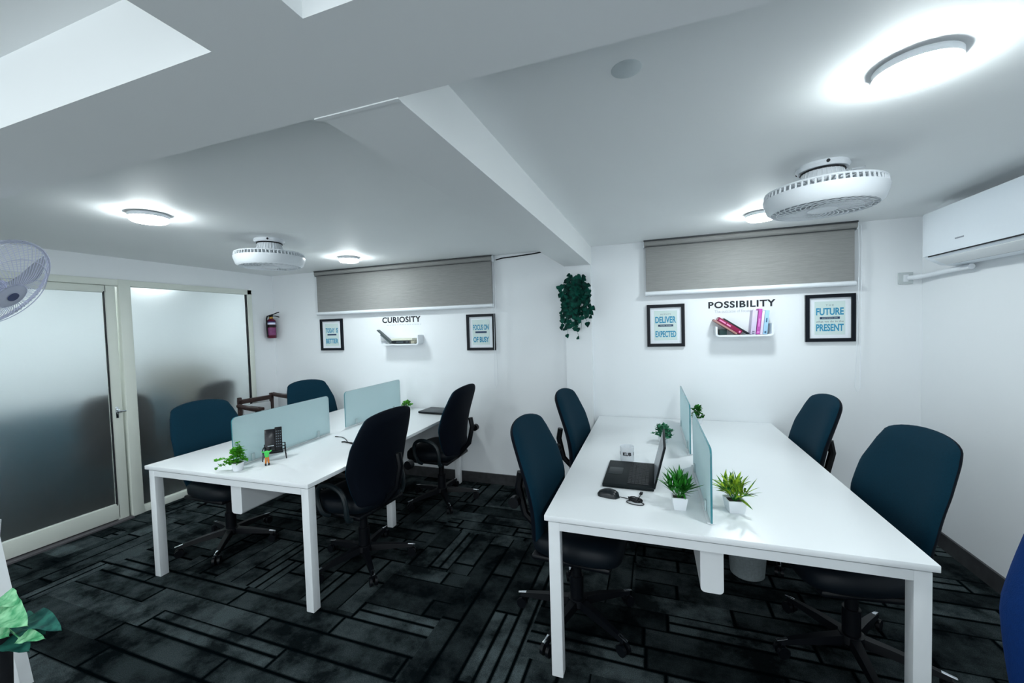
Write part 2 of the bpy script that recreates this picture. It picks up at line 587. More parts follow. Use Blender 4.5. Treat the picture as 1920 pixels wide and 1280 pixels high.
for lx, ly in ((0.7, -0.8), (-1.6, -0.8), (-3.4, -0.6), (0.7, -1.6), (-1.6, -1.6)):  # unseen lamps added to brighten surfaces that face the camera
    dup(lamp0, 'unseen ceiling light added behind the camera to light front faces', (lx, ly, H), group='added ceiling lights behind the camera')
for ly in (0.7, 1.8, 2.9):
    dup(lamp0, 'ceiling light glowing through the frosted glass', (-5.15, ly, H), group='ceiling lights behind the frosted glass')

# ------------------------------------------------------------------ ceiling fans
def make_fan(loc, label):
    t = thing('ceiling_fan', label, 'ceiling fan', loc, 0, 'white ring ceiling fans')
    p = MB()
    p.lathe([(0, 0), (0.10, 0), (0.104, -0.012), (0.096, -0.026), (0, -0.026)], n=40)
    p.build('mount_plate', PLASTIC_W, t)
    s = MB()
    for a in (0.4, 2.5, 4.6):
        s.cyl((0.1 * math.cos(a), 0.1 * math.sin(a), -0.012), (0.107 * math.cos(a), 0.107 * math.sin(a), -0.012), 0.007)
    s.lathe([(0.083, -0.0265), (0.088, -0.033), (0.08, -0.034)], n=40, cap=False)
    s.build('screw', DARK, t)
    nk = MB()
    prof = [(0.078, -0.026), (0.082, -0.05), (0.092, -0.08), (0.105, -0.10), (0.112, -0.125), (0.0, -0.125)]
    nk.lathe(prof, n=40)
    for i in range(30):
        a = 2 * PI * i / 30
        nk.tube([(r * math.cos(a) * 1.01, r * math.sin(a) * 1.01, z) for r, z in prof[:-1]], 0.0022, n=5)
    nk.build('neck', PLASTIC_W, t)
    rg = MB()
    rg.lathe([(0.205, -0.205), (0.222, -0.192), (0.236, -0.150), (0.237, -0.136), (0.229, -0.136), (0.226, -0.150), (0.213, -0.192), (0.203, -0.199)], n=72, cap=False)
    rg.lathe([(0.205, -0.205), (0.203, -0.199)], n=72, cap=False)
    rg.build('shroud', PLASTIC_W, t)
    tv = MB()
    n = 60
    for i in range(n):
        a = 2 * PI * i / n
        tv.tube([(0.232 * math.cos(a), 0.232 * math.sin(a), -0.140), (0.228 * math.cos(a), 0.228 * math.sin(a), -0.112), (0.20 * math.cos(a), 0.20 * math.sin(a), -0.108), (0.112 * math.cos(a), 0.112 * math.sin(a), -0.112)], 0.0042, n=5)
    for r_, z_ in ((0.228, -0.110), (0.17, -0.108), (0.14, -0.109)):
        tv.tube([(r_ * math.cos(2 * PI * k / 60), r_ * math.sin(2 * PI * k / 60), z_) for k in range(60)], 0.0048, n=6, closed=True)
    tv.build('vent_cage', PLASTIC_W, t)
    gr = MB()
    for i in range(34):
        a = 2 * PI * i / 34
        gr.tube([((0.05 + 0.156 * k / 8) * math.cos(a + 0.9 * (k / 8) ** 1.2), (0.05 + 0.156 * k / 8) * math.sin(a + 0.9 * (k / 8) ** 1.2), -0.200 - 0.008 * math.sin(PI * k / 8)) for k in range(9)], 0.0026, n=5)
    for r_ in (0.1, 0.15, 0.18):
        gr.tube([(r_ * math.cos(2 * PI * k / 48), r_ * math.sin(2 * PI * k / 48), -0.206) for k in range(48)], 0.002, n=5, closed=True)
    gr.build('grille', PLASTIC_W, t)
    MB().lathe([(0, -0.196), (0.056, -0.196), (0.058, -0.206), (0.045, -0.213), (0, -0.215)], n=40).build('hub_cap', PLASTIC_W, t)
    bl = MB()
    for i in range(5):
        a = 2 * PI * i / 5
        M = Matrix.Rotation(a, 4, 'Z') @ Matrix.Rotation(R(24), 4, 'X')
        v = [M @ Vector(q) for q in ((0.04, -0.02, -0.0), (0.19, -0.05, 0), (0.195, 0.04, 0), (0.04, 0.025, 0))]
        for q in v: q.z -= 0.165
        bl.bm.faces.new([bl.bm.verts.new(q) for q in v])
        v2 = [q + Vector((0, 0, 0.003)) for q in v]
        bl.bm.faces.new([bl.bm.verts.new(q) for q in v2])
    bl.lathe([(0.0, -0.125), (0.05, -0.125), (0.05, -0.19), (0, -0.19)], n=24)
    bl.build('fan_blades', mat('grey_blades', (0.35, 0.38, 0.42, 1), 0.5), t)
    return t
fan0 = make_fan((0.755, 2.29, H), 'near white ring ceiling fan over the desk with the open laptop')
dup(fan0, 'far white ring ceiling fan near the fire extinguisher corner', (-2.727, 2.30, H), R(50), 'white ring ceiling fans')
wc = MB().tube([(0.868, 2.355, H - 0.004), (0.89, 2.38, H - 0.012), (0.95, 2.37, H - 0.006), (0.93, 2.33, H - 0.02), (0.87, 2.30, H - 0.03)], 0.004)
tag(wc.build('fan_cable', PLASTIC_W), 'short white cable loop beside the near ceiling fan mount', 'cable')

# ------------------------------------------------------------------ desks
def make_desk(name_label, ox, oy, w, d, rz, tray_x, mid=True):
    """origin at the near corner; +x across, +y towards the back wall"""
    t = thing('office_desk', name_label, 'desk', (ox, oy, 0), rz, 'four seat white desks')
    MB().box((w / 2, d / 2, 0.7375), (w, d, 0.025), bevel=0.0025).build('tabletop', WHITE, t)
    g = 0.0145
    lw = 0.052
    rl = MB()
    z = 0.698
    rh = 0.036
    for yy in (g + lw / 2, d - g - lw / 2):
        rl.box((w / 2, yy, z), (w - 2 * g - 2 * lw, lw, rh))
    for xx in (g + 0.12, w - g - 0.12):
        rl.box((xx, d / 2, z), (0.04, d - 2 * g - 2 * lw, rh))
    rl.box((w / 2, d / 2, z), (w - 0.3, lw, rh))
    rl.build('rail', STEEL_WHITE, t)
    gp = MB()
    gp.box((w / 2, d / 2, 0.7205), (w - 2 * g - 0.012, d - 2 * g - 0.012, 0.009))
    gp.build('spacer', GAP, t)
    for (xx, yy) in ((g + lw / 2, g + lw / 2), (w - g - lw / 2, g + lw / 2), (g + lw / 2, d - g - lw / 2), (w - g - lw / 2, d - g - lw / 2)) + (((w - g - 0.14 - lw / 2, d / 2),) if mid else ()):
        MB().box((xx, yy, 0.358), (lw, lw, 0.716), bevel=0.003).build('leg', STEEL_WHITE, t)
    tr = MB()
    tw = 0.088
    th_ = 0.225
    out = rrect(-tw / 2, 0.685 - th_, tw / 2, 0.685, 0.018, 4, (1, 1, 0, 0))
    tr.prism([(x_, z_) for x_, z_ in out], (tray_x, 0.10, 0), (1, 0, 0), (0, 0, 1), -(d - 0.2))
    tr.build('cable_tray', STEEL_WHITE, t)
    return t
LX0, LX1, LY0, DL = -3.1854, -1.8307, 1.7066, 2.02
lw_ = LX1 - LX0
la = 0.0259
corner = Vector((LX1 - lw_ * math.cos(la), LY0 - lw_ * math.sin(la), 0))
desk_l = make_desk('white four seat desk with the phone stand and closed laptop', corner.x, corner.y, lw_, DL, la, lw_ / 2 + 0.0)
RX0, RX1, RY0 = -0.4751, 0.901, 1.7132
desk_r = make_desk('white four seat desk with the open laptop, mouse and mug', RX0, RY0, RX1 - RX0, 2.035, 0.0052, 0.69, False)

def L2W(x, y):                # left desk local -> world
    return (corner.x + x * math.cos(la) - y * math.sin(la), corner.y + x * math.sin(la) + y * math.cos(la))

# ------------------------------------------------------------------ desk dividers
def make_divider(label, x, y0, y1, h, rz=0.0):
    t = thing('desk_divider', label, 'desk divider', (x, (y0 + y1) / 2, 0.7505), rz, 'frosted glass desk dividers')
    L_ = y1 - y0
    g = MB()
    g.prism(rrect(-L_ / 2, 0.008, L_ / 2, h, 0.03, 6, (0, 0, 1, 1)), (-0.004, 0, 0), (0, 1, 0), (0, 0, 1), 0.008, slot=0, edge_slot=1)
    g.build('glass_panel', [DIVIDER, GLASS_EDGE], t)
    b = MB()
    b.box((0, 0, 0.004), (0.03, L_ - 0.02, 0.008), bevel=0.002)
    b.build('base_rail', STEEL_WHITE, t)
    for yy in (-L_ / 2 + 0.13, L_ / 2 - 0.13):
        c = MB()
        c.box((0.009, yy, 0.03), (0.008, 0.022, 0.05), bevel=0.002)
        c.box((-0.009, yy, 0.03), (0.008, 0.022, 0.05), bevel=0.002)
        c.build('clamp', mat('clear_clamp', (0.55, 0.66, 0.68, 1), 0.25) if 'clear_clamp' not in bpy.data.materials else bpy.data.materials['clear_clamp'], t)
    return t
make_divider('frosted divider behind the phone stand on the near half of that desk', -2.545, 1.80, 2.63, 0.318, la)
make_divider('frosted divider on the far half of the phone stand desk, beside the small plant', -2.562, 2.81, 3.65, 0.318, la)
make_divider('frosted divider on the laptop desk standing between the two spiky plants', 0.213, 1.81, 2.55, 0.318, 0.005)
make_divider('frosted divider near the back wall on the laptop desk', 0.206, 2.74, 3.60, 0.318, 0.005)

# ------------------------------------------------------------------ office chairs
ZT = 1.088
FR = [0, .056, .149, .326, .56, .78, 1.0]
WW = [0, .205, .232, .264, .270, .232, .175]
def interp(t, xs, ys):
    for i in range(len(xs) - 1):
        if t <= xs[i + 1]:
            k = (t - xs[i]) / (xs[i + 1] - xs[i])
            k2 = k
            return ys[i] + (ys[i + 1] - ys[i]) * k2
    return ys[-1]
def backrest_rings(nv=40, nu=28):
    """rows of (front ring half, rear ring half) points in chair space"""
    rows = []
    for j in range(nv + 1):
        s = j / nv
        t = 0.5 - 0.5 * math.cos(PI * s)
        w = interp(t, FR, WW)
        if t < .084: w = 0.214 * math.sqrt(max(0, 1 - (1 - t / .084) ** 2))
        if t > .90: w *= math.sqrt(max(0.0, 1 - ((t - .90) / .1) ** 2.2)) * 0.999 + 0.001
        z = ZT - 0.655 * t
        x = -0.23 - 0.048 * (0.5 - t) * 2 * 0.9 + 0.035 * math.cos((t - 0.62) * PI * 1.3)
        hth = 0.048 * min(1.0, math.sqrt(max(0, t / .10)), math.sqrt(max(0, (1 - t) / .10)) + 0.02)
        rows.append((t, w, z, x, hth))
    return rows
def wing(u, w):   # the sides curl forward
    return 0.040 * (abs(u) * w / 0.25) ** 2.2
def make_chair():
    t = thing('office_chair', '', 'office chair')
    rows = backrest_rings()
    nu = 24
    def half(front):
        mb = MB()
        grid = []
        for (tt, w, z, x, h) in rows:
            r_ = []
            for i in range(nu + 1):
                u = -1 + 2 * i / nu
                us = math.sin(u * PI / 2)
                prof = math.sqrt(max(0, 1 - abs(us) ** 4))
                off = (h * prof) * (1 if front else -0.75)
                r_.append(mb.bm.verts.new((x + wing(us, w) + off, us * w, z)))
            grid.append(r_)
        for a, b in zip(grid[:-1], grid[1:]):
            for i in range(nu):
                f = mb.bm.faces.new((a[i], a[i + 1], b[i + 1], b[i]) if front else (a[i + 1], a[i], b[i], b[i + 1]))
                f.smooth = True
        return mb
    bk = half(True).build('backrest', TEAL, t, angle=180)
    # flip check is done by recalc in build; rear half is the shell, its unlit look painted in
    half(False).build('back_shell', SHADEDFAB, bk, angle=180)
    pl = MB()
    pl.tube([(-0.30, -0.03, 0.78), (-0.315, -0.03, 0.70), (-0.28, -0.03, 0.55), (-0.17, 0, 0.425), (-0.02, 0, 0.40)], 0.022, n=8)
    pl.cyl((-0.29, -0.13, 0.66), (-0.29, -0.17, 0.66), 0.03)
    pl.build('back_bracket', BLACK, t)
    # seat
    st = MB()
    rings = []
    for (k, z) in ((0.90, 0.425), (0.99, 0.445), (1.0, 0.475), (0.985, 0.505), (0.90, 0.525), (0.6, 0.532), (0.0, 0.530)):
        if k == 0:
            rings.append([st.bm.verts.new((0.03, 0, z))] * 40)
            continue
        rg = []
        for i in range(40):
            a = 2 * PI * i / 40
            ca, sa = math.cos(a), math.sin(a)
            e = 0.5
            x = 0.235 * k * math.copysign(abs(ca) ** e, ca) + 0.03
            y = (0.245 - 0.02 * (x < 0)) * k * math.copysign(abs(sa) ** e, sa)
            dz = -0.02 * max(0, (x - 0.14) / 0.12) ** 2
            rg.append(st.bm.verts.new((x, y, z + dz)))
        rings.append(rg)
    for a, b in zip(rings[:-1], rings[1:]):
        for i in range(40):
            j = (i + 1) % 40
            vs_ = []
            for v in (a[i], a[j], b[j], b[i]):
                if v not in vs_: vs_.append(v)
            f = st.bm.faces.new(vs_)
            f.smooth = True
    st.bm.faces.new(rings[0])
    st.build('seat', SEATFAB, t, angle=60)
    pan = MB()
    pan.box((0.02, 0, 0.415), (0.40, 0.42, 0.03), bevel=0.012)
    pan.box((-0.01, 0, 0.39), (0.2, 0.14, 0.04), bevel=0.01)
    pan.tube([(0.02, -0.07, 0.39), (0.03, -0.2, 0.39), (0.03, -0.25, 0.385)], 0.006)
    pan.build('seat_pan', BLACK, t)
    for s in (-1, 1):
        ar = MB()
        P = [(-0.13, s * 0.225, 0.41), (-0.13, s * 0.262, 0.42), (-0.135, s * 0.268, 0.50), (-0.115, s * 0.270, 0.585), (-0.05, s * 0.270, 0.625), (0.05, s * 0.270, 0.632), (0.105, s * 0.270, 0.60), (0.115, s * 0.269, 0.53), (0.08, s * 0.268, 0.44), (0.06, s * 0.225, 0.412)]
        # smooth the loop
        Q = [Vector(p) for p in P]
        for _ in range(2):
            N_ = [Q[0]]
            for a, b in zip(Q[:-1], Q[1:]):
                N_ += [a.lerp(b, .25), a.lerp(b, .75)]
            N_.append(Q[-1])
            Q = N_
        ar.tube(Q, 0.016, n=8)
        ar.build('armrest', LOOP, t)
    MB().cyl((0, 0, 0.10), (0, 0, 0.385), 0.026, n=20).cyl((0, 0, 0.09), (0, 0, 0.24), 0.036, n=20).build('gas_lift', BLACK, t)
    hub = MB().lathe([(0, 0.125), (0.05, 0.12), (0.055, 0.085), (0.045, 0.07), (0, 0.07)], n=24).build('base_hub', BLACK, t)
    for i in range(5):
        a = 2 * PI * i / 5
        M = Matrix.Rotation(a, 4, 'Z')
        sp = MB()
        # tapering spoke
        pr = []
        for (x, wd, zt, zb) in ((0.035, 0.026, 0.118, 0.078), (0.15, 0.021, 0.108, 0.072), (0.27, 0.016, 0.090, 0.066), (0.322, 0.013, 0.080, 0.062)):
            pr.append([sp.bm.verts.new(M @ Vector(q)) for q in ((x, -wd, zb), (x, wd, zb), (x, wd * 0.75, zt), (x, -wd * 0.75, zt))])
        for p, q in zip(pr[:-1], pr[1:]):
            for k in range(4): sp.bm.faces.new((p[k], p[(k + 1) % 4], q[(k + 1) % 4], q[k]))
        sp.bm.faces.new(pr[0][::-1])
        sp.bm.faces.new(pr[-1])
        spo = sp.build('spoke', BLACK, hub)
        sk = MB()
        sk.box(M @ Vector((0.315, 0, 0.0815)), (0.05, 0.016, 0.005), rot=M.to_3x3() @ Matrix.Rotation(R(10), 3, 'Y'), bevel=0.002)
        sk.build('chrome_tip', CHROME, spo)
        cs = MB()
        for s in (-1, 1):
            a_ = M @ Vector((0.315, s * 0.008, 0.028))
            b_ = M @ Vector((0.315, s * 0.024, 0.028))
            cs.cyl(a_, b_, 0.0275, n=18)
        cs.cyl(M @ Vector((0.305, 0, 0.03)), M @ Vector((0.305, 0, 0.068)), 0.009, n=10)
        cs.build('caster', BLACK, spo)
    return t
GR_CH = 'teal office chairs round the two desks'
chair0 = make_chair()
def spin_base(c, ang):           # turn the five-star base to a world angle
    for ch in children(c):
        if ch.name.startswith('base_hub'):
            ch.rotation_euler.z = ang - c.rotation_euler.z
def place(label, x, y, rz, base, first=False):
    c = chair0 if first else copy_tree(armless)
    c.location = (x, y, 0)
    c.rotation_euler = (0, 0, rz)
    c['label'] = label
    c['group'] = GR_CH
    spin_base(c, R(base))
    return c
armless = copy_tree(chair0)
for ch in children(armless):
    if ch.name.startswith('armrest'): bpy.data.objects.remove(ch)
def place_armed(label, x, y, rz, base):
    c = copy_tree(chair0)
    c.location = (x, y, 0)
    c.rotation_euler = (0, 0, rz)
    c['label'] = label
    c['group'] = GR_CH
    spin_base(c, R(base))
place('dark chair seen from behind with its back hiding the middle of the phone stand desk', -1.915, 2.24, R(175), -114, True)
place_armed('dark chair seen from behind next to the closed laptop', -1.885, 3.275, R(180), 22)
place('teal chair backed to the frosted partition, nearest the sliding door', -3.09, 2.15, 0.0, -124)
place('teal chair at the far corner of the phone stand desk below TODAY IS BETTER', -3.26, 3.28, -0.199, 20)
place('teal chair at the laptop desk beside the mouse', -0.415, 2.13, R(-4), 180)
place('teal chair at the laptop desk below the hanging plant', -0.405, 3.11, R(-5), 36)
place('teal chair at the far corner of the laptop desk below the FUTURE PRESENT print', 0.79, 3.15, R(181), 40)
place('largest teal chair, close to the wall below the air conditioner', 0.853, 2.246, R(186.8), -20)
blue = armless
blue.location = (0.578, 0.90, 0)
blue.rotation_euler = (0, 0, PI)
blue.scale = (1.1, 1.1, 1.32)
spin_base(blue, R(60))
blue['label'] = 'royal blue chair back cut off by the picture edge, in front of the wall skirting'
if 'group' in blue: del blue['group']
for ch in children(blue):
    if ch.name.startswith(('backrest', 'seat')) and 'pan' not in ch.name:
        ch.data = ch.data.copy()
        ch.data.materials[0] = BLUEFAB
        for g in children(ch):
            g.data = g.data.copy()
            g.data.materials[0] = BLUEFAB

# ------------------------------------------------------------------ wooden armchair in the corner
ac = thing('wooden_armchair', 'dark brown wooden armchair in the corner below the fire extinguisher', 'armchair', (-4.10, 3.36, 0), R(-8))
for s, dz in ((-1, 0.0), (1, 0.07)):
    a = MB()
    y = s * 0.20
    a.tube([(-0.25, y, 0.80 + dz), (-0.1, y, 0.79 + dz), (0.05, y, 0.785 + dz), (0.14, y, 0.79 + dz)], lambda k: 0.024 + 0.004 * k, n=10)
    a.box((0.06, y, 0.795 + dz), (0.24, 0.07, 0.034), bevel=0.010)
    a.tube([(0.12, y, 0.78 + dz), (0.10, y, 0.72 + dz), (0.05, y, 0.69 + dz), (0.10, y, 0.64 + dz), (0.12, y, 0.5), (0.12, y, 0.42)], 0.027, n=10)
    a.build('armrest', WOOD, ac)
for x in (-0.24, 0.12):
    for s in (-1, 1):
        MB().box((x, s * 0.20, 0.22), (0.04, 0.04, 0.44), bevel=0.004).build('leg', WOOD, ac)
MB().box((-0.05, 0, 0.44), (0.44, 0.46, 0.015), bevel=0.01).build('seat', WOOD, ac)
MB().box((-0.04, 0, 0.50), (0.40, 0.36, 0.08), bevel=0.025).build('cushion', CUSHION, ac)
bk = MB()
for s in (-1, 1): bk.box((-0.26, s * 0.18, 0.66), (0.035, 0.035, 0.46), bevel=0.004)
bk.box((-0.26, 0, 0.84), (0.035, 0.40, 0.05), bevel=0.006)
bk.build('back_frame', WOOD, ac)
MB().box((-0.25, 0, 0.67), (0.05, 0.31, 0.26), bevel=0.02).build('back_cushion', CUSHION, ac)

# ------------------------------------------------------------------ furniture beyond the frosted glass
for (x, y, rz, lab) in ((-4.92, 2.40, 150, 'dark chair blurred behind the fixed frosted pane'), (-4.90, 3.14, 190, 'dark chair blurred in the corner behind the fixed frosted pane')):
    dup(chair0, lab, (x, y, 0), R(rz), 'dark chairs behind the frosted glass')
cb = thing('storage_cabinet', 'brownish cabinet blurred behind the frosted glass near the corner', 'cabinet', (-5.75, 3.42, 0))
MB().box((0, 0, 0.62), (0.6, 0.45, 1.24), bevel=0.006).build('body', mat('taupe_laminate', (0.16, 0.15, 0.12, 1), 0.6), cb)
for s in (-1, 1):
    d = MB().box((0.306, s * 0.11, 0.58), (0.018, 0.21, 1.0), bevel=0.003).build('door', mat('taupe_door', (0.18, 0.165, 0.13, 1), 0.6), cb)
    MB().cyl((0.325, s * 0.02, 0.55), (0.325, s * 0.02, 0.68), 0.006).build('handle', CHROME, d)

TEALSOFA = mat('teal_upholstery', (0.006, 0.075, 0.115, 1), 0.9, var=0.15, scale=60)
sf = thing('sofa', 'teal sofa blurred behind the frosted sliding door', 'sofa', (-5.0, 1.02, 0))
MB().box((-0.02, 0, 0.24), (0.56, 0.80, 0.36), bevel=0.03).build('seat', TEALSOFA, sf)
MB().box((0.22, 0, 0.55), (0.16, 0.98, 0.62), bevel=0.05).build('backrest', TEALSOFA, sf)
for s_ in (-1, 1): MB().box((-0.02, s_ * 0.45, 0.33), (0.56, 0.10, 0.54), bevel=0.03).build('armrest', TEALSOFA, sf)
for x_ in (-0.24, 0.22):
    for s_ in (-1, 1): MB().cyl((x_, s_ * 0.4, 0), (x_, s_ * 0.4, 0.07), 0.02).build('foot', BLACK, sf)
scn = thing('fabric_screen', 'low dark teal screen blurred behind the fixed frosted pane', 'screen', (-5.38, 2.42, 0))
MB().box((0, 0, 0.50), (0.05, 1.5, 0.92), bevel=0.01).build('panel', TEALSOFA, scn)
for yy in (-0.5, 0.5): MB().box((0, yy, 0.02), (0.3, 0.05, 0.04), bevel=0.005).build('foot', BLACK, scn)

# ------------------------------------------------------------------ blinds
def make_blind(label, x0, x1, z0, z1):
    t = thing('roller_blind', label, 'roller blind', ((x0 + x1) / 2, YB, (z0 + z1) / 2), 0, 'grey roller blinds')
    w, h = x1 - x0, z1 - z0
    f = MB()
    f.box((0, -0.045, -0.01), (w, 0.004, h - 0.06))
    f.build('fabric', BLIND, t)
    hd = MB()
    hd.lathe([(0.026, -w / 2 - 0.012), (0.026, w / 2 + 0.012)], (0, -0.045, h / 2 - 0.028), 24, 0, Matrix.Rotation(R(90), 4, 'Y'))
    hd.build('roller', BLIND, t)
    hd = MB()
    hd.box((0, -0.036, h / 2 - 0.004), (w + 0.03, 0.072, 0.012), bevel=0.002)  # dark strip painted in for the shadow between blind and ceiling
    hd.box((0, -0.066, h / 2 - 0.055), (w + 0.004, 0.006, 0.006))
    hd.build('shadow_line', BLIND_SHADOW, t)
    b = MB()
    b.lathe([(0.019, -w / 2 - 0.008), (0.019, w / 2 + 0.008)], (0, -0.045, -h / 2 + 0.02), 20, 0, Matrix.Rotation(R(90), 4, 'Y'))
    b.build('bottom_bar', PLASTIC_W, t)
    for s in (-1, 1):
        MB().box((s * (w / 2 + 0.016), -0.032, h / 2 - 0.03), (0.008, 0.064, 0.06), bevel=0.002).build('bracket', PLASTIC_W, t)
    c = MB()
    xx = w / 2 + 0.03
    loop = [(xx - 0.012, -0.06, h / 2 - 0.03), (xx - 0.006, -0.06, 0), (xx - 0.018, -0.055, -h / 2 - 0.5), (xx - 0.028, -0.05, -h / 2 - 0.76), (xx - 0.012, -0.05, -h / 2 - 0.80), (xx + 0.006, -0.05, -h / 2 - 0.76), (xx + 0.004, -0.055, -h / 2 - 0.5), (xx + 0.010, -0.06, 0), (xx + 0.004, -0.06, h / 2 - 0.03)]
    c.tube(loop, 0.0022, n=6, closed=True)
    c.build('chain', PLASTIC_W, t)
    return t
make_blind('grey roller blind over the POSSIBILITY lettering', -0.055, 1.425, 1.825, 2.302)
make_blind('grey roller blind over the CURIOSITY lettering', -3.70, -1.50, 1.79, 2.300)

# ------------------------------------------------------------------ lettering on the wall
lt = MB()
wall_text(lt, 'POSSIBILITY', 0.682, 1.726, YB - 0.0004, 0.488, 0.056, 0.030, spacing=1.12)
tag(lt.build('wall_lettering', INK), 'black POSSIBILITY lettering on the wall over the shelf of pink books', 'wall lettering', 'black words on the wall')
lt = MB()
wall_text(lt, 'CURIOSITY', -2.595, 1.707, YB - 0.0004, 0.49, 0.064, 0.028, spacing=1.08)
tag(lt.build('wall_lettering', INK), 'black CURIOSITY lettering on the wall over the shelf with the flat black book', 'wall lettering', 'black words on the wall')
lt = MB()
wall_text(lt, 'The outcome of focused effort', 0.665, 1.672, YB - 0.0004, 0.36, 0.024, 0.0)
tag(lt.build('wall_caption', PALE_INK), 'tiny pale grey caption under POSSIBILITY', 'wall lettering')
lt = MB()
for i in range(14):
    wdt = (0.028, 0.02, 0.034)[i % 3]
    lt.box((-2.77 + i * 0.032, YB - 0.001, 1.651), (wdt * 0.8, 0.002, 0.005))
tag(lt.build('wall_caption', PALE_INK), 'illegible pale grey line under CURIOSITY', 'wall lettering')

# ------------------------------------------------------------------ framed prints
def make_print(label, cx, cz, top, big1, ban, small, big2, w=0.318, h=0.366):
    t = thing('framed_print', label, 'framed print', (cx, YB, cz), 0, 'black framed typographic prints')
    fr = MB()
    b = 0.027
    D = 0.022
    for (x, z, sx, sz) in ((0, h / 2 - b / 2, w, b), (0, -h / 2 + b / 2, w, b), (-w / 2 + b / 2, 0, b, h - 2 * b), (w / 2 - b / 2, 0, b, h - 2 * b)):
        fr.box((x, -D / 2, z), (sx, D, sz))
    fr.build('frame', FRAME, t)
    MB().box((0, -0.006, 0), (w - 2 * b, 0.004, h - 2 * b)).build('mat_board', PAPER, t)
    MB().box((0, -0.0085, 0), (w * 0.61, 0.001, h * 0.70)).build('print', PRINT, t)
    y = -0.0092
    tx = MB()
    wall_text(tx, big1, 0, 0.050, y, w * 0.55, 0.056, 0.030, depth=0.0008)
    tx.build('lettering', PRINT_BLUE, t)
    tx = MB()
    wall_text(tx, big2, 0, -0.074, y, w * 0.55, 0.056, 0.030, depth=0.0008)
    tx.build('lettering', PRINT_BLUE, t)
    bn = MB()
    bn.box((0, y - 0.0003, 0.0), (w * 0.40, 0.0012, 0.018))
    bnn = bn.build('banner', PRINT_NAVY, t)
    if ban:
        bt = MB()
        wall_text(bt, ban, 0, 0.0, y - 0.0012, w * 0.30, 0.008, 0.0, depth=0.0005)
        bt.build('banner_lettering', PRINT, bnn)
    sm = MB()
    if top: wall_text(sm, top, 0, 0.098, y, 0.014 * len(top) * (1.25 if len(top) < 4 else 1), 0.013, 0.0, depth=0.0006, spacing=1.35)
    if small: wall_text(sm, small, 0, -0.027, y, w * 0.55, 0.015, 0.0, depth=0.0006)
    if top or small: sm.build('small_lettering', mat('grey_print', (0.16, 0.2, 0.22, 1), 0.7) if 'grey_print' not in bpy.data.materials else bpy.data.materials['grey_print'], t)
    else: sm.bm.free()
    return t
make_print('black framed print reading TODAY IS BETTER', -3.545, 1.562, '', 'TODAY  IS', '', '', 'BETTER', w=0.322)
make_print('black framed print reading FOCUS ON OF BUSY', -1.648, 1.548, '', 'FOCUS ON', '', '', 'OF BUSY', w=0.312)
make_print('black framed print reading ALWAYS DELIVER EXPECTED', 0.10, 1.566, 'ALWAYS', 'DELIVER', 'MORE THAN', '', 'EXPECTED', w=0.306)
make_print('black framed print reading THE FUTURE PRESENT', 1.284, 1.591, 'THE', 'FUTURE', 'DEPENDS ON', 'what we do in the', 'PRESENT', w=0.322)

# ------------------------------------------------------------------ shelves and books
def make_shelf(label, x0, x1, z, up_l, up_r):
    t = tag(thing('wall_shelf', label, 'shelf', ((x0 + x1) / 2, YB, z), 0, 'small white wall shelves'))
    w = x1 - x0
    D = 0.105
    T = 0.014
    o = [(-w / 2, 0)]
    outer = rrect(-w / 2, 0, w / 2, max(up_l, up_r), 0.028, 5, (1, 1, 0, 0))
    # U outline: outer rounded, inner rounded
    pts = []
    n = 6
    for i in range(n + 1):
        a = PI + 0.5 * PI * i / n
        pts.append((-w / 2 + 0.028 + 0.028 * math.cos(a), 0.028 + 0.028 * math.sin(a)))
    for i in range(n + 1):
        a = 1.5 * PI + 0.5 * PI * i / n
        pts.append((w / 2 - 0.028 + 0.028 * math.cos(a), 0.028 + 0.028 * math.sin(a)))
    pts.append((w / 2, up_r))
    pts.append((w / 2 - T, up_r))
    for i in range(n + 1):
        a = -0.5 * PI * i / n
        pts.append((w / 2 - 0.028 + 0.014 * math.cos(a), 0.028 + 0.014 * math.sin(a)))
    for i in range(n + 1):
        a = -0.5 * PI - 0.5 * PI * i / n
        pts.append((-w / 2 + 0.028 + 0.014 * math.cos(a), 0.028 + 0.014 * math.sin(a)))
    pts.append((-w / 2 + T, up_l))
    pts.append((-w / 2, up_l))
    s = MB()
    s.prism(pts, (0, -0.001, 0), (1, 0, 0), (0, 0, 1), D, smooth=True)
    s.build('ledge', PLASTIC_W, t, angle=50)
    return t
make_shelf('small white wall shelf holding pink and blue books under POSSIBILITY', 0.478, 0.888, 1.462, 0.085, 0.10)
make_shelf('small white wall shelf under CURIOSITY holding the flat black book', -2.80, -2.325, 1.432, 0.05, 0.105)

